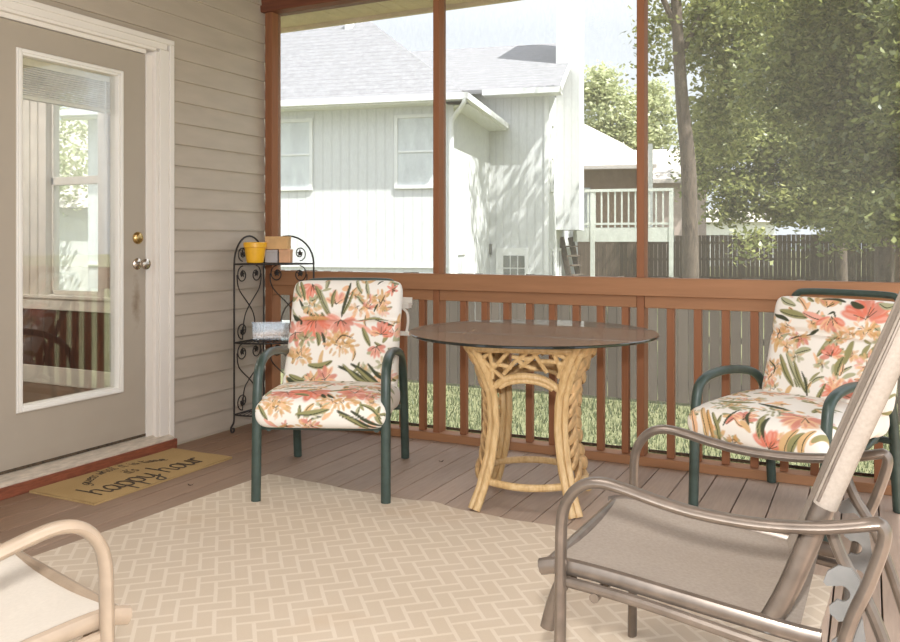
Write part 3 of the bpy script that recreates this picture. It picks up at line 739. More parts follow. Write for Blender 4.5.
# ------------------------------------------------------------------ reclining sling chairs
def sling_chair(label, loc, rz, tube_m, sling_m, w=.584):
    t = thing('reclining_sling_chair', label, 'lounge chair', loc, rz)
    armP = [(-.060,.006),(-.058,.23),(-.056,.43),(-.052,.515),(-.034,.560),(-.004,.588),(.035,.598),(.085,.592),(.163,.575),(.245,.563),(.36,.560),(.47,.571),(.545,.588)]
    legP = [(.572,.595),(.580,.580),(.574,.545),(.552,.477),(.524,.405),(.505,.33),(.495,.25),(.50,.16),(.52,.006)]
    for y in (0., w):
        pts = crom([(p, y, z) for p, z in armP], 6)+crom([(p, y, z) for p, z in legP], 6)
        MB().tube(pts, .0125, 12, side=(0,1,0), flat=1.45).build('arm_frame', tube_m, t)
    i = .030
    mb = MB()
    for y in (i, w-i):
        mb.tube(crom([(-.115,y,.380),(-.06,y,.392),(.05,y,.386),(.20,y,.370),(.40,y,.349),(.47,y,.345)],5), .019, 10, side=(0,1,0), flat=.8)
    mb.tube([(-.098,i,.384),(-.098,w-i,.384)], .015, 10); mb.build('seat_frame', tube_m, t)
    mb = MB()
    for y in (.012, w-.012):
        mb.tube(crom([(-.056,y,.366),(.12,y,.352),(.36,y,.318),(.505,y,.300)],5), .012, 10)
    mb.tube([(.50,0,.300),(.50,w,.300)], .012, 10); mb.tube([(.02,0,.345),(.02,w,.345)], .011, 10); mb.build('base_rail', tube_m, t)
    # folded foot rest legs hanging at the front
    for y in (i+.02, w-i-.02): MB().tube(crom([(-.045,y,.365),(-.070,y,.345),(-.090,y,.30),(-.108,y,.235)],5), .017, 10, side=(0,1,0), flat=.8).build('foot_support', tube_m, t)
    # sling seat
    nx, ny = 30, 24
    prof = crom([(-.112,0,.388),(-.05,0,.398),(.08,0,.388),(.22,0,.368),(.36,0,.352),(.43,0,.352)], 6)
    def sf(u, v):
        k = u*(len(prof)-1); a = int(min(k, len(prof)-2)); p = prof[a].lerp(prof[a+1], k-a); s_ = math.sin(PI*v)
        return (p.x, i+(w-2*i)*v, p.z+.006-.022*s_*math.sin(PI*min(1,u+.1)))
    vs, fs = grid(nx, ny, sf); mb = MB().add(vs, fs)
    nb = len(mb.v); mb.v += [(a, b, c-.004) for a, b, c in vs]; mb.f += [tuple(nb+q for q in reversed(f)) for f in fs]; mb.m += [0]*len(fs)
    mb.build('seat_sling', sling_m, t, smooth=60)
    # back: side tubes and sling
    bp = crom([(.368,0,.345),(.410,0,.43),(.466,0,.58),(.512,0,.70),(.562,0,.825),(.604,0,.93),(.642,0,1.03),(.667,0,1.10)], 6)
    mb = MB()
    for y in (i+.012, w-i-.012): mb.tube([(p.x, y, p.z) for p in bp], .021, 12, side=(0,1,0), flat=.75)
    mb.tube([(bp[-1].x, i, bp[-1].z), (bp[-1].x, w-i, bp[-1].z)], .017, 10); mb.build('back_frame', tube_m, t)
    def bf(u, v):
        k = (.02+.97*u)*(len(bp)-1); a = int(min(k, len(bp)-2)); p = bp[a].lerp(bp[a+1], k-a); s_ = math.sin(PI*v)
        return (p.x-.022+.030*s_, i+.002+(w-2*i-.004)*v, p.z+.006-.010*s_)
    vs, fs = grid(30, 24, bf); mb = MB().add(vs, fs); nb = len(mb.v)
    mb.v += [(a+.005, b, c-.002) for a, b, c in vs]; mb.f += [tuple(nb+q for q in reversed(f)) for f in fs]; mb.m += [0]*len(fs)
    for y in (i+.012, w-i-.012): mb.tube([(p.x, y, p.z) for p in bp[13:]], .0235, 12, side=(0,1,0), flat=.85)
    bk = mb.build('back_sling', sling_m, t, smooth=60)
    MB().tube([(p.x-.010, i+.012-.0165, p.z+.012) for p in bp[13:]], .0034, 6).build('hem_seam', tube_m, bk)
    # struts that prop the back, and the notched adjusting plates
    mb = MB()
    for y in (.055, w-.055): mb.tube(crom([(.470,y,.60),(.505,y,.50),(.560,y,.40),(.620,y,.22),(.650,y,.10),(.66,y,.012)],5), .0125, 10)
    mb.tube([(.66,.055,.03),(.66,w-.055,.03)], .012, 10); mb.build('rear_strut', tube_m, t)
    for y in (.045, w-.045):
        # a plate with three open hooks, in the x-z plane
        out = [(.472,.452),(.480,.475),(.500,.490),(.522,.488),(.536,.465),(.538,.42),(.546,.36),(.551,.29),(.545,.235),(.512,.225),(.500,.240)]
        def hook(cx, cz, r):
            return [(cx+r*math.cos(R(a)), cz+r*math.sin(R(a))) for a in range(-120, 121, 30)]
        edge = [(.494,.275)]+hook(.514,.298,.016)+[(.490,.325),(.487,.340)]+hook(.508,.366,.017)+[(.484,.393),(.483,.408)]+hook(.505,.436,.0155)+[(.478,.446)]
        poly = out+edge
        Mx = Matrix(((1,0,0,0),(0,0,1,y-.004),(0,1,0,0),(0,0,0,1)))
        mb = MB().prism(poly, 0, .008, Mx); mb.build('notched_plate', M['bracket'], t, smooth=0)
    for (p, y, z) in ((.372, i+.012, .350), (.372, w-i-.012, .350)):
        MB().tube([(p,y-.024,z),(p,y+.024,z)], .011, 12).build('hinge_pin', M['bracket'], t)
    return t
sling_chair('bronze reclining sling chair with taupe mesh seat standing beside the glass table', (2.859,-2.421,0), R(-1.4), M['bronze'], M['sling'])
sling_chair('tan framed reclining sling chair with white mesh seat in front of the doormat', (1.535,-2.965,0), R(-104), M['tan'], M['slingW'])

# ------------------------------------------------------------------ rattan table
tb = thing('dining_table', 'round glass topped table on a rattan pole base by the railing', 'table', (2.105,-.775,0), R(12))
def hw(z):
    K = [(0,.220),(.10,.188),(.22,.162),(.35,.149),(.47,.155),(.58,.184),(.66,.220),(.712,.250)]
    for (a, b), (c, d) in zip(K, K[1:]):
        if z <= c: f = (z-a)/(c-a); f = f*f*(3-2*f)*.3+f*.7; return b+(d-b)*f
    return K[-1][1]
ZS = [.004+.7*k/16 for k in range(17)]
for sx, sy in ((-1,-1),(1,-1),(1,1),(-1,1)):
    mb = MB()
    for dx, dy in ((0,.012),(.012,-.012)):
        ins = Vector((-sx*.017 if dx == 0 else 0, 0 if dx == 0 else -sy*.017, 0))
        mb.tube([(sx*hw(z)+ins.x*1.2+sx*.004*(dx > 0), sy*hw(z)+ins.y*1.2, z) for z in ZS], [.0160*(1+.06*math.sin(k*2.1+dx*90)) for k in range(17)], 10)
    mb.build('leg', M['rattan'], tb)
mb = MB(); h = .226
sq = [(-h,-h),(h,-h),(h,h),(-h,h)]
for (a, b) in zip(sq, sq[1:]+sq[:1]):
    mb.tube([(a[0],a[1],.676),((a[0]+b[0])/2,(a[1]+b[1])/2,.678),(b[0],b[1],.676)], .0165, 10)
mb.build('top_frame', M['rattan'], tb)
for q in range(4):
    A = Matrix.Rotation(q*PI/2, 4, 'Z')
    def F(x, z, o=0.): return A @ Vector((x, -(hw(z)-.004+o), z))
    if q in (0, 2):
        mb = MB(); arch = crom([(-hw(.51)+.012,.495,0),(-.085,.546,0),(0,.562,0),(.085,.546,0),(hw(.51)-.012,.495,0)], 6)
        mb.tube([F(p.x, p.y) for p in arch], .0155, 10); mb.tube([F(p.x*1.0, p.y-.020) for p in arch[4:-4]], .0125, 10); mb.build('arch_rail', M['rattan'], tb)
        mb = MB(); rr = random.Random(4+q)
        tw = [((-.20,.69),(-.10,.60)),((-.17,.62),(-.06,.69)),((-.10,.615),(.02,.69)),((-.19,.655),(-.13,.69)),((-.155,.60),(-.145,.69)),((-.02,.640),(.07,.695)),((.05,.635),(-.03,.665)),((.10,.625),(.04,.69)),((.06,.66),(.17,.65)),((.17,.60),(.12,.69)),((.15,.61),(.19,.69)),((.10,.69),(.20,.655)),((-.05,.672),(.04,.672)),((-.13,.645),(-.06,.635))]
        lo = lambda q: (q[0]*(.9 if q[1] < .64 else 1), .672-(.69-q[1])*1.38)
        for a, b in tw:
            a = lo(a); b = lo(b)
            m = ((a[0]+b[0])/2+rr.uniform(-.012,.012), (a[1]+b[1])/2+rr.uniform(-.01,.01))
            mb.tube([F(p.x, p.y, .004) for p in crom([(a[0],a[1],0),(m[0],m[1],0),(b[0],b[1],0)],5)], .0092, 8)
        mb.build('twig_lattice', M['rattan'], tb)
    else:
        mb = MB(); rr = random.Random(9+q); 
        for k in range(11):
            z = .12+k*.053; wd = hw(z)
            for s_ in (-1,1):
                zt = min(.69, z+rr.uniform(.055,.085))
                pts = crom([(s_*wd*.86,z,0),(s_*wd*.35,z+.045+rr.uniform(-.01,.01),0),(-s_*wd*.30,zt,0)],6)
                n_ = len(pts); mb.tube([F(p.x, p.y, .010+.030*math.sin(PI*ii/(n_-1))+.008*(s_ > 0)) for ii, p in enumerate(pts)], [.009+.020*math.sin(PI*ii/(n_-1)) for ii in range(n_)], 8, side=tuple(A @ Vector((0,-1,0))), flat=.45)
        mb.build('woven_side', M['bark'], tb)
    mb = MB(); zz = .115; hh = hw(zz)-.02
    mb.tube([A @ Vector((p.x, p.y, zz)) for p in crom([(-hh,-hh,0),(-hh*.5,-hh-.045,0),(0,-hh-.062,0),(hh*.5,-hh-.045,0),(hh,-hh,0)],6)], .0155, 10)
    mb.build('stretcher', M['rattan'], tb)
mb = MB(); RT_ = .535
prof = [(.001,.7185),(RT_-.004,.7185)]
mb.lathe([(RT_-.003,.7190),(RT_,.7215),(RT_,.7275),(RT_-.003,.7300)], 96, mi=0)
mb.f = mb.f[:-2]; mb.m = mb.m[:-2]
n0 = len(mb.v)
ring = lambda z: [(( RT_-.003)*math.cos(2*PI*k/96), (RT_-.003)*math.sin(2*PI*k/96), z) for k in range(96)]
mb.add(ring(.7300), [tuple(range(96))], 1); mb.add(ring(.7190), [tuple(range(95,-1,-1))], 1)
g = mb.build('glass_top', [M['glassedge'], M['tabletop']], tb, smooth=40); g['label'] = 'bronze tinted round glass top'

# ------------------------------------------------------------------ plant stand
st = thing('plant_stand', 'black wrought iron corner plant stand with scrolls against the siding', 'stand', (.075,-.075,0))
cor = Vector((0,0,0)); ends = {'wall': Vector((.018,-.290,0)), 'rail': Vector((.365,.012,0))}
def scroll(mb, F, cx, cz, r, s_, up, wr=.0036):
    pts = []
    for k in range(22):
        a = k/21*PI*2.6; rr_ = r*(1-.72*k/21); pts.append(F(cx+s_*rr_*math.cos(a-PI/2+0), cz+up*rr_*math.sin(a+0-PI/2)*-1))
    mb.tube(pts, wr, 6)
def ivy(mb, F, cx, cz, r):
    c = [F(cx, cz, .004), F(cx, cz, -.002)]
    out = []
    for k, (a, q) in enumerate(((90,1.1),(50,.45),(20,1.),(-20,.45),(-50,.9),(-90,.4),(-130,.9),(-160,.45),(160,1.),(130,.45))):
        out.append((cx+r*q*math.cos(R(a)), cz+r*q*math.sin(R(a))))
    n = len(out); vs = [F(p, q, .002) for p, q in out]+[F(p, q, -.002) for p, q in out]+[F(cx, cz, .006), F(cx, cz, -.006)]
    fs = [(i, (i+1) % n, 2*n) for i in range(n)]+[(n+(i+1) % n, n+i, 2*n+1) for i in range(n)]+[(i, n+i, n+(i+1) % n, (i+1) % n) for i in range(n)]
    mb.add(vs, fs)
SH = (.985, .525, .105)
for nm, e in ends.items():
    dirv = e.normalized(); Lw = e.length; nrm = Vector((-dirv.y, dirv.x, 0))
    def F(s_, z, o=0.): return dirv*s_+nrm*o+Vector((0,0,z))
    fr = MB()
    arch = [F(Lw/2+Lw/2*math.cos(a), SH[0]+.165*math.sin(a)) for a in [PI*k/16 for k in range(17)]]
    foot = [F(Lw,.10),F(Lw+.005,.06),F(Lw+.028,.035),F(Lw+.026,.010),F(Lw+.006,.008),F(Lw+.002,.024),F(Lw+.012,.026)]
    fr.tube(list(reversed(crom(foot,5)))+[F(Lw,.3),F(Lw,.7)]+arch+[F(0,.5),F(0,.006)], .0055, 8)
    for z in SH: fr.tube([F(0,z),F(Lw,z)], .0045, 8)
    p = fr.build('side_frame', M['iron'], st)
    sc = MB(); lv = MB()
    c1, c2 = Lw*.27, Lw*.73
    for (za, zb) in ((SH[1], SH[0]), (SH[2], SH[1])):
        for s_, cx in ((-1,c1),(1,c2)):
            scroll(sc, F, cx, zb-.065, .052, s_, 1); scroll(sc, F, cx, za+.065, .052, s_, -1)
            ivy(lv, F, cx, zb-.062, .024); ivy(lv, F, cx, za+.062, .024)
            xo = cx+s_*.052
            sc.tube(crom([F(xo,zb-.065),F(xo-s_*.02,zb-.15),F(Lw/2-s_*.01,(za+zb)/2-.03),F(Lw/2-s_*.05,za+.13),F(cx*0+(Lw-cx)-s_*.0+0,za+.015)],6), .0036, 6)
    for cx, s_ in ((c1,-1),(c2,1)):
        scroll(sc, F, cx, SH[0]+.06, .045, s_, -1); ivy(lv, F, cx, SH[0]+.06, .024)
    sc.build('scrollwork', M['iron'], p); lv.build('ivy_leaves', M['iron'], p)
a0 = math.atan2(ends['wall'].y, ends['wall'].x); a1 = math.atan2(ends['rail'].y, ends['rail'].x)
for z in SH:
    mb = MB(); rim = []
    for k in range(17):
        f = k/16; a = a0+(a1-a0)*f; r_ = .29+(.365-.29)*f; rim.append(Vector((r_*math.cos(a), r_*math.sin(a), z)))
    mb.tube(rim, .005, 8)
    for k in range(1,16): mb.tube([Vector((.02*math.cos(a0+(a1-a0)*k/16), .02*math.sin(a0+(a1-a0)*k/16), z)), rim[k]], .0025, 6)
    mb.tube([v*.6+Vector((0,0,z*.4)) for v in rim], .003, 6)
    mb.build('shelf', M['iron'], st)
zs = SH[0]+.006
pt = thing('flower_pot', 'small yellow glazed pot on the top shelf of the plant stand', 'pot', (.166,-.266,zs))
mb = MB().lathe([(.046,0),(.050,.004),(.058,.060),(.062,.090),(.067,.092),(.068,.118),(.064,.122),(.060,.120),(.056,.09),(.046,.02),(.002,.016)], 36); mb.build('pot_body', M['yellow'], pt)
def carton(name, label, loc, size, rz, m, cat='box'):
    t = thing(name, label, cat, loc, rz); a, b, c = size
    MB().box((-a/2,-b/2,0),(a/2,b/2,c)).build('box_body', m, t, bevel=.002)
    mb = MB().box((-a/2-.0015,-b/2-.0015,c*.80),(a/2+.0015,b/2+.0015,c+.0015)); mb.build('lid', m, t, bevel=.002)
    return t
carton('cardboard_box', 'grey carton under the tan box, touching the yellow pot', (.214,-.164,zs), (.075,.07,.075), R(24), M['greycard'])
carton('cardboard_box', 'peach carton under the tan box, on the railing side', (.288,-.132,zs), (.066,.07,.078), R(24), M['peach'])
carton('cardboard_box', 'tan carton resting on top of the grey and peach boxes', (.245,-.152,zs+.0800), (.135,.085,.075), R(24), M['kraft'])
cc = thing('plastic_container', 'clear plastic container lying on the middle shelf of the plant stand', 'container', (.215,-.165,SH[1]+.006), R(28))
mb = MB(); 
mb.box((-.11,-.055,.0),(.11,.055,.004)).box((-.11,-.055,.004),(-.106,.055,.10)).box((.106,-.055,.004),(.11,.055,.10)).box((-.106,-.055,.004),(.106,-.051,.10)).box((-.106,.051,.004),(.106,.055,.10))
mb.build('tub', M['clear'], cc, smooth=0)
mb = MB().box((-.114,-.059,.100),(.114,.059,.110)); mb.build('lid', M['clear'], cc, smooth=0)

pb = thing('plastic_bracket', 'small white plastic bracket on the railing between floral chair and glass table', 'bracket', (1.055,-.045,.585))
MB().box((-.045,-.02,.155),(.035,.02,.185)).box((-.045,.02,.17),(.035,.030,.215)).build('top_bar', M['lite'], pb, bevel=.003); MB().box((-.045,-.02,.0),(.035,.02,.022)).build('bottom_bar', M['lite'], pb, bevel=.003)
MB().tube(crom([(-.02,0,.16),(.015,0,.13),(.022,0,.08),(.012,0,.02)],6), .008, 8).build('curved_arm', M['lite'], pb)

# ------------------------------------------------------------------ debris on the boards
for i, (x, y, a, lab) in enumerate(((.63,-1.28,.3,'small dry leaf lying on the boards between doormat and rug'), (1.47,-.40,1.,'small dry leaf on the boards between floral chair and table'), (1.30,-2.58,2.,'tiny dry leaf on the rug in front of the tan sling chair'))):
    z0 = .001 if i < 2 else .010
    mb = MB(); vs = [(.016*math.cos(t)*(1 if t < PI else .8), .007*math.sin(t), .004*math.cos(2*t)+.004) for t in [2*PI*k/10 for k in range(10)]]+[(0,0,.001)]
    mb.add(vs, [(k,(k+1) % 10,10) for k in range(10)]); o = mb.build('dry_leaf', M['brownleaf'], loc=(x,y,z0)); o.rotation_euler = (0,0,a); tag(o, lab, 'leaf')

# ------------------------------------------------------------------ yard
def gz(p):
    d = (p[1]*.97-p[0]*.10)
    return -1.15 if d < 9 else (-1.15+(d-9)/19*.78 if d < 28 else -.37+(d-28)*.004)
vs, fs = grid(90, 90, lambda u, v: (-60+130*u, -6+110*v, gz((-60+130*u, -6+110*v))-.01)); mb = MB().add(vs, fs)
tag(mb.build('ground', M['soil']), kind='structure')

def blades(name, n, sampler, hmin, hmax, m):
    P = np.array([sampler() for _ in range(n)]); N = len(P); ang = RNG.uniform(0, 2*PI, N); h = RNG.uniform(hmin, hmax, N); w = h*.10
    dx = np.cos(ang); dy = np.sin(ang); lean = RNG.uniform(-.4,.4,(N,2))*h[:,None]
    V = np.zeros((N,3,3)); V[:,0] = P-np.stack([dx*w,dy*w,0*w],1); V[:,1] = P+np.stack([dx*w,dy*w,0*w],1); V[:,2] = P+np.stack([lean[:,0],lean[:,1],h],1)
    me = bpy.data.meshes.new(name); me.from_pydata(V.reshape(-1,3).tolist(), [], [(3*i,3*i+1,3*i+2) for i in range(N)]); me.materials.append(m)
    o = bpy.data.objects.new(name, me); COL.objects.link(o); return o
def s1():
    x = random.uniform(-4.5,7.5); y = random.uniform(3.2,7.5); return (x, y, gz((x,y))-.01)
tag(blades('lawn_grass', 26000, s1, .03, .10, M['grassblade']), 'long uncut lawn grass between the porch and the plank fence', 'grass', kind='stuff')
def s2():
    d = random.uniform(17,34); lat = random.uniform(.09,.62)*d; p = yard(lat, d); return (p.x, p.y, gz(p)-.01)
tag(blades('yard_grass', 12000, s2, .06, .16, M['grassblade']), 'sunlit grass of the back yard before the dark far fence', 'grass', kind='stuff')

def fence(name, label, a, b, h, m, bw=.14, gapw=.006, post=2.4):
    a = Vector(a); b = Vector(b); L = (b-a).xy.length; ang = math.atan2(b.y-a.y, b.x-a.x)
    t = thing(name, label, 'fence', a, ang); n = int(L/post)
    for s in range(n):
        mb = MB(); x = s*post
        while x < (s+1)*post-.01:
            g = random.choice((gapw, gapw, gapw*2.2)); e = min(x+bw-g, (s+1)*post); zb = gz(a+(b-a)*(x/L))-a.z; hh = h+random.uniform(-.012,.012)
            mb.box((x, -.012+random.uniform(-.003,.003), zb+.03), (e, .008, zb+hh)); x += bw
        mb.build('plank_panel', m, t, smooth=0)
        zb = gz(a+(b-a)*((s+.5)*post/L))-a.z
        mb = MB()
        for q in (.25, h*.5, h-.3): mb.box((s*post, .008, zb+q), ((s+1)*post, .045, zb+q+.085))
        mb.build('fence_rail', m, t, smooth=0)
        MB().box((s*post-.045,.045,zb),(s*post+.045,.135,zb+h)).build('fence_post', m, t, smooth=0)
    return t
fence('plank_fence', 'grey weathered plank fence seen between the railing balusters', (-7.0,7.66,-1.15), (11.0,7.6,-1.15), 1.76, M['fence'])
A = yard(3.2,31); B = yard(22,27); 
fence('backyard_fence', 'dark plank fence across the far back yard under the trees', (A.x,A.y,gz(A)), (B.x,B.y,gz(B)), 1.78, M['fencedark'], .15, .008, 2.4)

# neighbouring house; local x runs along its front to the right, local y away from the porch
HG = -1.15
hs = thing('neighbor_house', 'white two-story house with grey hip roof and vertical siding beyond the fence', 'house', (-4.341, 11.276, 0), R(12.47))
def hbox(name, lo, hi, m, parent=None, **k): return MB().box(lo, hi).build(name, m, parent or hs, smooth=0, **k)
hbox('front_wing_wall', (-8.6,0,HG-.3), (0,8.6,4.10), M['white'])
hbox('rear_wing_wall', (-4,4.27,HG-.3), (1.484,12,4.98), M['white'])
mb = MB(); e = .42; z0 = 4.06; pk = z0+.79*(4.3+e); 
mb.add([(-8.6-e,-e,z0),(e,-e,z0),(e,8.6+e,z0),(-8.6-e,8.6+e,z0),(-4.3,4.3,pk),(-8.6-e,-e,z0-.02),(e,-e,z0-.02),(e,8.6+e,z0-.02),(-8.6-e,8.6+e,z0-.02)],
       [(0,1,4),(1,2,4),(2,3,4),(3,0,4),(8,7,6,5),(0,5,6,1),(1,6,7,2),(2,7,8,3),(3,8,5,0)])
mb.build('hip_roof', M['roof'], hs, smooth=0)
mb = MB(); rz0 = 4.92; ry0 = 3.85; rr_ = 8.2; rzt = 7.0; xr = 1.484+.36
mb.add([(-4,ry0,rz0),(xr,ry0,rz0),(xr,rr_,rzt),(-4,rr_,rzt),(-4,2*rr_-ry0,rz0),(1.2,2*rr_-ry0,rz0)], [(0,1,2,3),(3,2,5,4)])
nb = len(mb.v); mb.v += [(a,b,c-.10) for a,b,c in mb.v[:6]]; mb.f += [(nb+3,nb+2,nb+1,nb),(nb+4,nb+5,nb+2,nb+3),(1,nb+1,nb+2,2),(2,nb+2,nb+5,5),(0,nb,nb+1,1)]; mb.m += [0]*5
mb.build('gable_roof', M['roof'], hs, smooth=0)
mb = MB().box((-8.6-e,-e-.09,z0-.11),(e+.09,-e,z0+.02)).box((e,-e-.09,z0-.11),(e+.09,4.2,z0+.02)); mb.build('gutter', M['whitetrim'], hs)
mb = MB().box((-8.6-e,-e,z0-.14),(e,.0,z0-.03)).box((0,-e,z0-.14),(e,4.27,z0-.03)); mb.build('eave_soffit', M['whitetrim'], hs, smooth=0)
mb = MB().box((-.1,ry0-.08,rz0-.16),(xr,ry0,rz0-.02)).box((-.1,ry0,rz0-.16),(xr,4.27,rz0-.1)); mb.build('rear_eave', M['whitetrim'], hs, smooth=0)
mb = MB().bar((xr+.012,ry0,rz0-.06),(xr+.012,rr_,rzt-.06),.024,.17,(0,0,1)); mb.build('rake_board', M['whitetrim'], hs, smooth=0)
hbox('chimney_chase', (1.484,5.92,1.42), (2.10,7.45,9.4), M['white'])
mb = MB().tube(crom([(.44,-.46,z0-.06),(.40,-.42,z0-.2),(.16,-.10,z0-.36),(.06,-.05,z0-.52),(.05,-.05,z0-.9)],6)+[Vector((.05,-.05,HG))], .05, 8); mb.build('downspout', M['whitetrim'], hs)
mb = MB().box((-8.62,-.03,.56),(.03,0,.62)); mb.build('belt_board', M['whitetrim'], hs, smooth=0)
mb = MB().box((.0,-.03,HG),(.10,.0,4.0)); mb.build('corner_board', M['whitetrim'], hs, smooth=0); MB().box((1.40,4.24,HG),(1.50,4.27,4.9)).build('corner_board', M['whitetrim'], hs, smooth=0)
def hwin(x0, x1, za, zb, y=0., axis='x', lites=(1,2), gl='hglass'):
    fr = MB(); w = .07
    def bx(a, b, zc, zd, o0, o1, mb):
        if axis == 'x': mb.box((a, y-o1, zc), (b, y-o0, zd))
        else: mb.box((y+o0, a, zc), (y+o1, b, zd))
    bx(x0-w, x0, za-w, zb+w, 0, .04, fr); bx(x1, x1+w, za-w, zb+w, 0, .04, fr); bx(x0, x1, za-w, za, 0, .05, fr); bx(x0, x1, zb, zb+w, 0, .04, fr)
    for k in range(1, lites[1]): z = za+(zb-za)*k/lites[1]; bx(x0, x1, z-.02, z+.02, 0, .03, fr)
    for k in range(1, lites[0]): q = x0+(x1-x0)*k/lites[0]; bx(q-.02, q+.02, za, zb, 0, .03, fr)
    o = fr.build('window', M['whitetrim'], hs, smooth=0); p = MB(); bx(x0, x1, za, zb, 0, .012, p); p.build('pane', M[gl], o, smooth=0)
hwin(-3.95,-3.08,2.28,3.68); hwin(-1.10,-.22,2.28,3.68); hwin(-7.3,-6.5,2.28,3.68)
hwin(4.75,5.15,2.45,4.1,1.484,'y'); hwin(4.75,5.15,-.6,.85,1.484,'y',(1,1),'dglass'); hwin(6.3,6.8,-.6,.85,1.484,'y',(1,1),'dglass'); hwin(.62,1.30,-.2,.82,0,'y',(1,1))
dd = MB().box((.16,4.22,HG),(1.0,4.27,.95)); d_ = dd.build('side_door', M['whitetrim'], hs, smooth=0); d_['label'] = 'white door with small panes'
mb = MB()
for i in range(3):
    for j in range(2): mb.box((.36+i*.19,4.205,.12+j*.33),(.52+i*.19,4.222,.42+j*.33))
mb.build('door_panes', M['dglass'], d_, smooth=0)
MB().box((-.06,4.16,.78),(.06,4.27,1.05)).build('wall_lantern', M['bracket'], hs)
mb = MB().box((-3.2,2.35,5.95),(-3.02,2.53,6.5)); mb.build('vent_pipe', M['whitetrim'], hs)

# raised deck behind the chimney
P0 = yard(3.55,24.2); DW = 2.75
dk = thing('raised_deck', 'pale grey-green raised deck with picket railing behind the white chimney', 'deck', (P0.x,P0.y,0), R(12.47)-R(2))
MB().box((0,0,1.10),(DW,3,1.50)).build('deck_floor', M['deckgreen'], dk, smooth=0)
mb = MB().box((0,-.03,2.52),(DW,.06,2.60)).box((0,-.01,1.58),(DW,.04,1.64)).box((DW-.06,0,2.52),(DW+.02,3,2.60)); mb.build('deck_rail', M['deckgreen'], dk, smooth=0)
for k in range(15):
    x = .05+k*(DW-.1)/14; MB().box((x-.022,-.005,1.50),(x+.022,.035,2.53)).build('deck_baluster', M['deckgreen'], dk, smooth=0)
for x in (.55, DW-.02): 
    MB().box((x-.06,-.02,-.6),(x+.06,.08,2.60)).build('deck_post', M['deckgreen'], dk, smooth=0)
MB().box((DW-.75,2.2,1.5),(DW-.62,2.32,4.1)).build('deck_post', M['whitetrim'], dk, smooth=0)
S0 = yard(3.12,23.6)
sp = thing('deck_stairs', 'dark wooden steps climbing to the raised deck under the chimney', 'stairs', (S0.x,S0.y,gz(S0)), R(0))
mb = MB(); mb.bar((.0,0,2.0),(.42,0,0),.06,.16,(0,0,1)).bar((.0,.85,2.0),(.42,.85,0),.06,.16,(0,0,1)); mb.build('stringer', M['darkwood'], sp, smooth=0)
for k in range(7): MB().box((.02+k*.058,0,1.72-k*.27),(.22+k*.058,.85,1.76-k*.27)).build('tread', M['darkwood'], sp, smooth=0)

# house behind the deck
P1 = yard(4.6,33); fh = thing('far_house', 'pale house with porch roof behind the raised deck and fence', 'house', (P1.x,P1.y,0), R(14))
MB().box((0,0,-.6),(3.3,6,3.95)).build('porch_wall', M['brownwall'], fh, smooth=0)
MB().box((3.2,-.6,-.6),(5.2,6,3.35)).build('wing_wall', M['pinkwall'], fh, smooth=0)
def slab_roof(name, a, b, c, d, m, th=.14):
    mb = MB(); q = [Vector(p) for p in (a,b,c,d)]; mb.add(q+[p-Vector((0,0,th)) for p in q], [(0,1,2,3),(7,6,5,4),(0,4,5,1),(1,5,6,2),(2,6,7,3),(3,7,4,0)]); return mb.build(name, m, fh, smooth=0)
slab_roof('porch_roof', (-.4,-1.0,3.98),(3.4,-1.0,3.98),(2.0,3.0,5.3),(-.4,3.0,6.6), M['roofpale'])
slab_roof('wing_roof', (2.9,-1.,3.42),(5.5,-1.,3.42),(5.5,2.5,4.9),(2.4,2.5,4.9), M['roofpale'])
MB().box((.1,-.04,1.5),(.9,0,3.2)).build('window', M['hglass'], fh, smooth=0)
P2 = yard(14.2,48); wh = thing('garden_shed', 'low white building glimpsed under the leaves above the far fence', 'building', (P2.x,P2.y,0), R(20))
MB().box((0,0,-.4),(4.2,4,2.2)).build('shed_wall', M['whitetrim'], wh, smooth=0)
mb = MB().add([(-.3,-.3,2.2),(4.5,-.3,2.2),(4.5,2,3.0),(-.3,2,3.0),(4.5,4.3,2.2),(-.3,4.3,2.2)], [(0,1,2,3),(3,2,4,5),(0,3,5),(1,4,2),(0,5,4,1)]); mb.build('shed_roof', M['roofpale'], wh, smooth=0)
P3 = yard(-15.2,28); lh = thing('distant_house', 'pale gabled house glimpsed through the door and room window', 'house', (P3.x,P3.y,0), R(20))
MB().box((0,0,-1.2),(5,6,2.3)).build('house_wall', M['whitetrim'], lh, smooth=0)
mb = MB().add([(-.4,-.4,2.2),(5.4,-.4,2.2),(5.4,6.4,2.2),(-.4,6.4,2.2),(.6,3,5.6),(1.2,3,5.6)], [(0,1,5,4),(1,2,5),(2,3,4,5),(3,0,4),(3,2,1,0)]); mb.build('house_roof', M['roofpale'], lh, smooth=0)

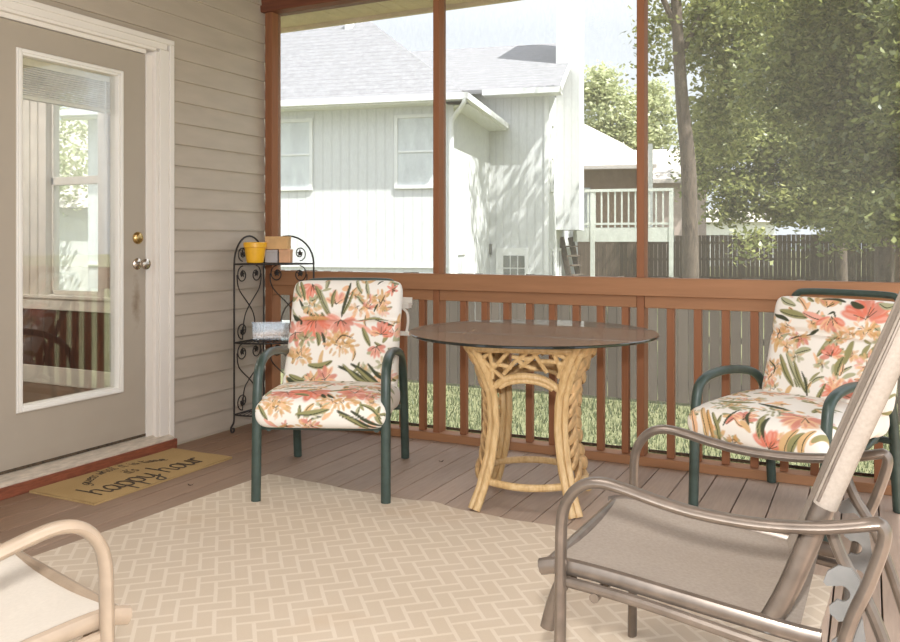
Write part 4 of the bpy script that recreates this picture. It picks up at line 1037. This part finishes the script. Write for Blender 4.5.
# ------------------------------------------------------------------ trees
def leaf_cloud(name, clumps, size, m, parent, per=46, sub=.5):
    """clumps: (centre, (rx,ry,rz), leaves); leaves gather in small sprays inside each ellipsoid"""
    C = []; size *= 1.05
    for (c, r, n) in clumps:
        n = int(n*1.7)
        k = max(1, n//per); u = RNG.normal(size=(k,3)); u /= np.linalg.norm(u,axis=1)[:,None]; rad = RNG.uniform(.25,1.,k)**.5
        cen = np.array(c)+u*rad[:,None]*np.array(r)
        q = np.repeat(cen, per, 0); q = q+RNG.normal(size=q.shape)*np.array([sub,sub,sub*.45])*.5; C.append(q)
    C = np.concatenate(C); N = len(C); s = size*RNG.uniform(.6,1.25,N)
    nr = RNG.normal(size=(N,3)); nr[:,2] = np.abs(nr[:,2])+.5; nr /= np.linalg.norm(nr,axis=1)[:,None]
    a = RNG.normal(size=(N,3)); a -= nr*np.sum(a*nr,1)[:,None]; a /= np.linalg.norm(a,axis=1)[:,None]; b = np.cross(nr,a)
    V = np.zeros((N,4,3)); L = (s*.5)[:,None]; Wd = (s*.27)[:,None]
    V[:,0] = C-a*L; V[:,1] = C+b*Wd-nr*L*.12+a*L*.1; V[:,2] = C+a*L; V[:,3] = C-b*Wd-nr*L*.12+a*L*.1
    if parent is not None: V -= np.array(parent.location)[None,None,:]
    me = bpy.data.meshes.new(name); me.vertices.add(N*4); me.vertices.foreach_set('co', V.ravel())
    me.loops.add(N*4); me.loops.foreach_set('vertex_index', np.arange(N*4, dtype=np.int32)); me.polygons.add(N)
    me.polygons.foreach_set('loop_start', np.arange(0,N*4,4, dtype=np.int32)); me.update(calc_edges=True); me.validate(); me.materials.append(m)
    o = bpy.data.objects.new(name, me); COL.objects.link(o)
    if parent is not None: o.parent = parent
    return o
def E_(px, py, d, rx, ry, n, deep=None):
    c = at(px, py, d); k = d/FPX
    return (tuple(c), (rx*k, (deep or rx*k), ry*k), n)
def tree(label, base, path, r0, clumps, size, m, branches=(), sub=.5):
    b = Vector(base); t = thing('leafy_tree', label, 'tree', b)
    P = crom([tuple(Vector(p)-b) for p in path], 6); n = len(P)
    mb = MB().tube(P, [r0*(1.25 if i == 0 else 1-.55*i/(n-1)) for i in range(n)], 14); mb.build('trunk', M['trunk'], t)
    if branches:
        mb = MB()
        for br in branches:
            q = crom([tuple(Vector(p)-b) for p in br], 5); mb.tube(q, [r0*.42*(1-.7*i/(len(q)-1)) for i in range(len(q))], 8)
        mb.build('branches', M['trunk'], t)
    leaf_cloud('crown', clumps, size, m, t, sub=sub); return t
def G(px, d, dz=0): p = at(px, 0, d); return Vector((p.x, p.y, gz(p)-.03+dz))
# tall tree with the bare trunk
tree('tall tree with a bare grey trunk standing just right of the third porch post', G(691,18), [G(691,18), at(689,180,18), at(682,100,18), at(676,0,18), at(672,-110,18)], .19,
     [E_(735,35,18.5,55,55,5000), E_(640,-60,18,70,50,900), E_(715,-60,18,90,60,1600), E_(655,40,20,14,60,420), E_(725,120,19.5,28,50,1500)], .15, M['leaf'],
     [(at(679,60,18), at(705,10,18.2), at(740,-20,18.4)), (at(677,30,18), at(655,-20,18), at(640,-60,18))])
tree('big dark tree at the right edge with low hanging branches', G(884,13), [G(884,13), at(884,190,13), at(880,80,13), at(870,-80,13)], .155,
     [E_(860,40,13,70,70,7500), E_(800,-30,12.5,80,60,2600), E_(905,150,12.5,40,70,5600), E_(845,150,13.5,45,45,3000), E_(790,80,14,40,50,2200), E_(900,-60,12,90,60,1600), E_(845,225,13.5,22,28,650), E_(890,215,11.5,28,26,900), E_(930,60,11,40,90,3000)], .115, M['leafdark'],
     [(at(882,130,13), at(850,90,13.2), at(810,60,13.5)), (at(880,80,13), at(915,20,12.5), at(940,-20,12.2)), (at(884,185,13), at(862,205,13.3), at(845,225,13.5))])
tree('broad olive-green tree in the middle of the leafy mass beyond the bare trunk', G(842,24.5), [G(842,24.5), at(838,200,24.5), at(815,120,24.5), at(790,0,24.5)], .17,
     [E_(760,110,24,55,70,5500), E_(800,150,24,55,45,4500), E_(725,150,24.5,26,45,1700), E_(760,0,24,70,50,4500), E_(830,185,23,45,30,2600), E_(740,190,23.5,26,16,700), E_(795,200,23,30,10,600), E_(751,238,22,9,20,170), E_(730,212,23.5,14,12,500), E_(800,214,23.5,24,12,800), E_(700,150,24,14,50,1100), E_(770,205,24,16,12,380)], .17, M['leaf'],
     [(at(815,120,24.5), at(790,110,24), at(770,90,24)), (at(826,160,24.5), at(770,150,24), at(725,130,24))])
tree('leafy tree filling the right side behind the dark tree', G(850,28), [G(850,28), at(850,180,28), at(850,40,28), at(850,-60,28)], .2,
     [E_(850,100,28,70,80,5000), E_(900,150,28,60,70,4500), E_(830,20,28,90,60,4500), E_(880,215,27,60,26,2400), E_(920,40,28,60,80,3500)], .2, M['leafdark'])
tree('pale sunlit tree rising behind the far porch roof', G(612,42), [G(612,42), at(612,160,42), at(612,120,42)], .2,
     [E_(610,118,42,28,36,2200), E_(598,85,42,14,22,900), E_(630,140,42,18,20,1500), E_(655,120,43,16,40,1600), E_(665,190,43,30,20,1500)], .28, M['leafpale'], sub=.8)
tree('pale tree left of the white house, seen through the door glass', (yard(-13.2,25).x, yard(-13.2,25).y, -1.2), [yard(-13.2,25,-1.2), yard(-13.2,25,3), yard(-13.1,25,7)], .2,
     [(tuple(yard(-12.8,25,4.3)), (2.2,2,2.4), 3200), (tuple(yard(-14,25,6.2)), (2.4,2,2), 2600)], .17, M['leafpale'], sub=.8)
# ------------------------------------------------------------------ light
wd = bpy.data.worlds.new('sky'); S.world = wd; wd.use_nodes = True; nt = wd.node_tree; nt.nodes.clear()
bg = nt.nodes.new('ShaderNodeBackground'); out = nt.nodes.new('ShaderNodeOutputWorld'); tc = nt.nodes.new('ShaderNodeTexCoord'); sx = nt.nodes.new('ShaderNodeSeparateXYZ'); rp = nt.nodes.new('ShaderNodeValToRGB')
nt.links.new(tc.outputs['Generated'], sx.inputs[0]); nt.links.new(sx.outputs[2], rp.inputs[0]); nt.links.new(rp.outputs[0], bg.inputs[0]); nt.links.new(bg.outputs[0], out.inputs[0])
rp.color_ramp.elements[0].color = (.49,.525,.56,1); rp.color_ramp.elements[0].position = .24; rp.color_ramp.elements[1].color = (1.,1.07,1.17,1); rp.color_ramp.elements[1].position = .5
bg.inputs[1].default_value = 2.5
def lamp(name, typ, loc, energy, color=(1,1,1), **kw):
    l = bpy.data.lights.new(name, typ); l.energy = energy; l.color = color
    for k_, v in kw.items(): setattr(l, k_, v)
    o = bpy.data.objects.new(name, l); COL.objects.link(o); o.location = loc; return o
sd = Vector((.637,-.157,1.0)).normalized()
sun = lamp('sun', 'SUN', (5,-2,12), 12., (1,1,.98), angle=R(.6)); sun.rotation_euler = sd.to_track_quat('Z','Y').to_euler()
fl = lamp('camera_flash', 'SPOT', (3.414,-4.189,1.39), 225, (1,.985,.965), shadow_soft_size=.05, spot_size=R(110), spot_blend=.6)
fl.rotation_euler = Vector((-FW[0],-FW[1],.12)).to_track_quat('Z','Y').to_euler()
rm = lamp('room_fill', 'POINT', (-2.2,-1.6,2.3), 80, (1,.98,.95), shadow_soft_size=.25)  # added light to brighten the room behind the door, no fixture modelled
pl = lamp('porch_fill', 'AREA', (2.3,-2.7,2.66), 24, (1,.97,.95), size=1.0);  # unseen overhead fill, added to lift the ambient level in the porch

# ------------------------------------------------------------------ camera and view
cd = bpy.data.cameras.new('camera'); cam = bpy.data.objects.new('camera', cd); COL.objects.link(cam)
cam.location = CAM; cam.rotation_euler = (R(90),0,YAW); cd.sensor_fit = 'HORIZONTAL'; cd.sensor_width = 36; cd.lens = 36*FPX/900; cd.shift_y = -80/900; cd.clip_start = .05; cd.clip_end = 400
S.camera = cam
S.view_settings.view_transform = 'Standard'; S.view_settings.look = 'None'; S.view_settings.exposure = .06; S.view_settings.gamma = 1.; S.view_settings.use_curve_mapping = False
S.cycles.max_bounces = 8; S.cycles.transparent_max_bounces = 24; S.cycles.use_denoising = True
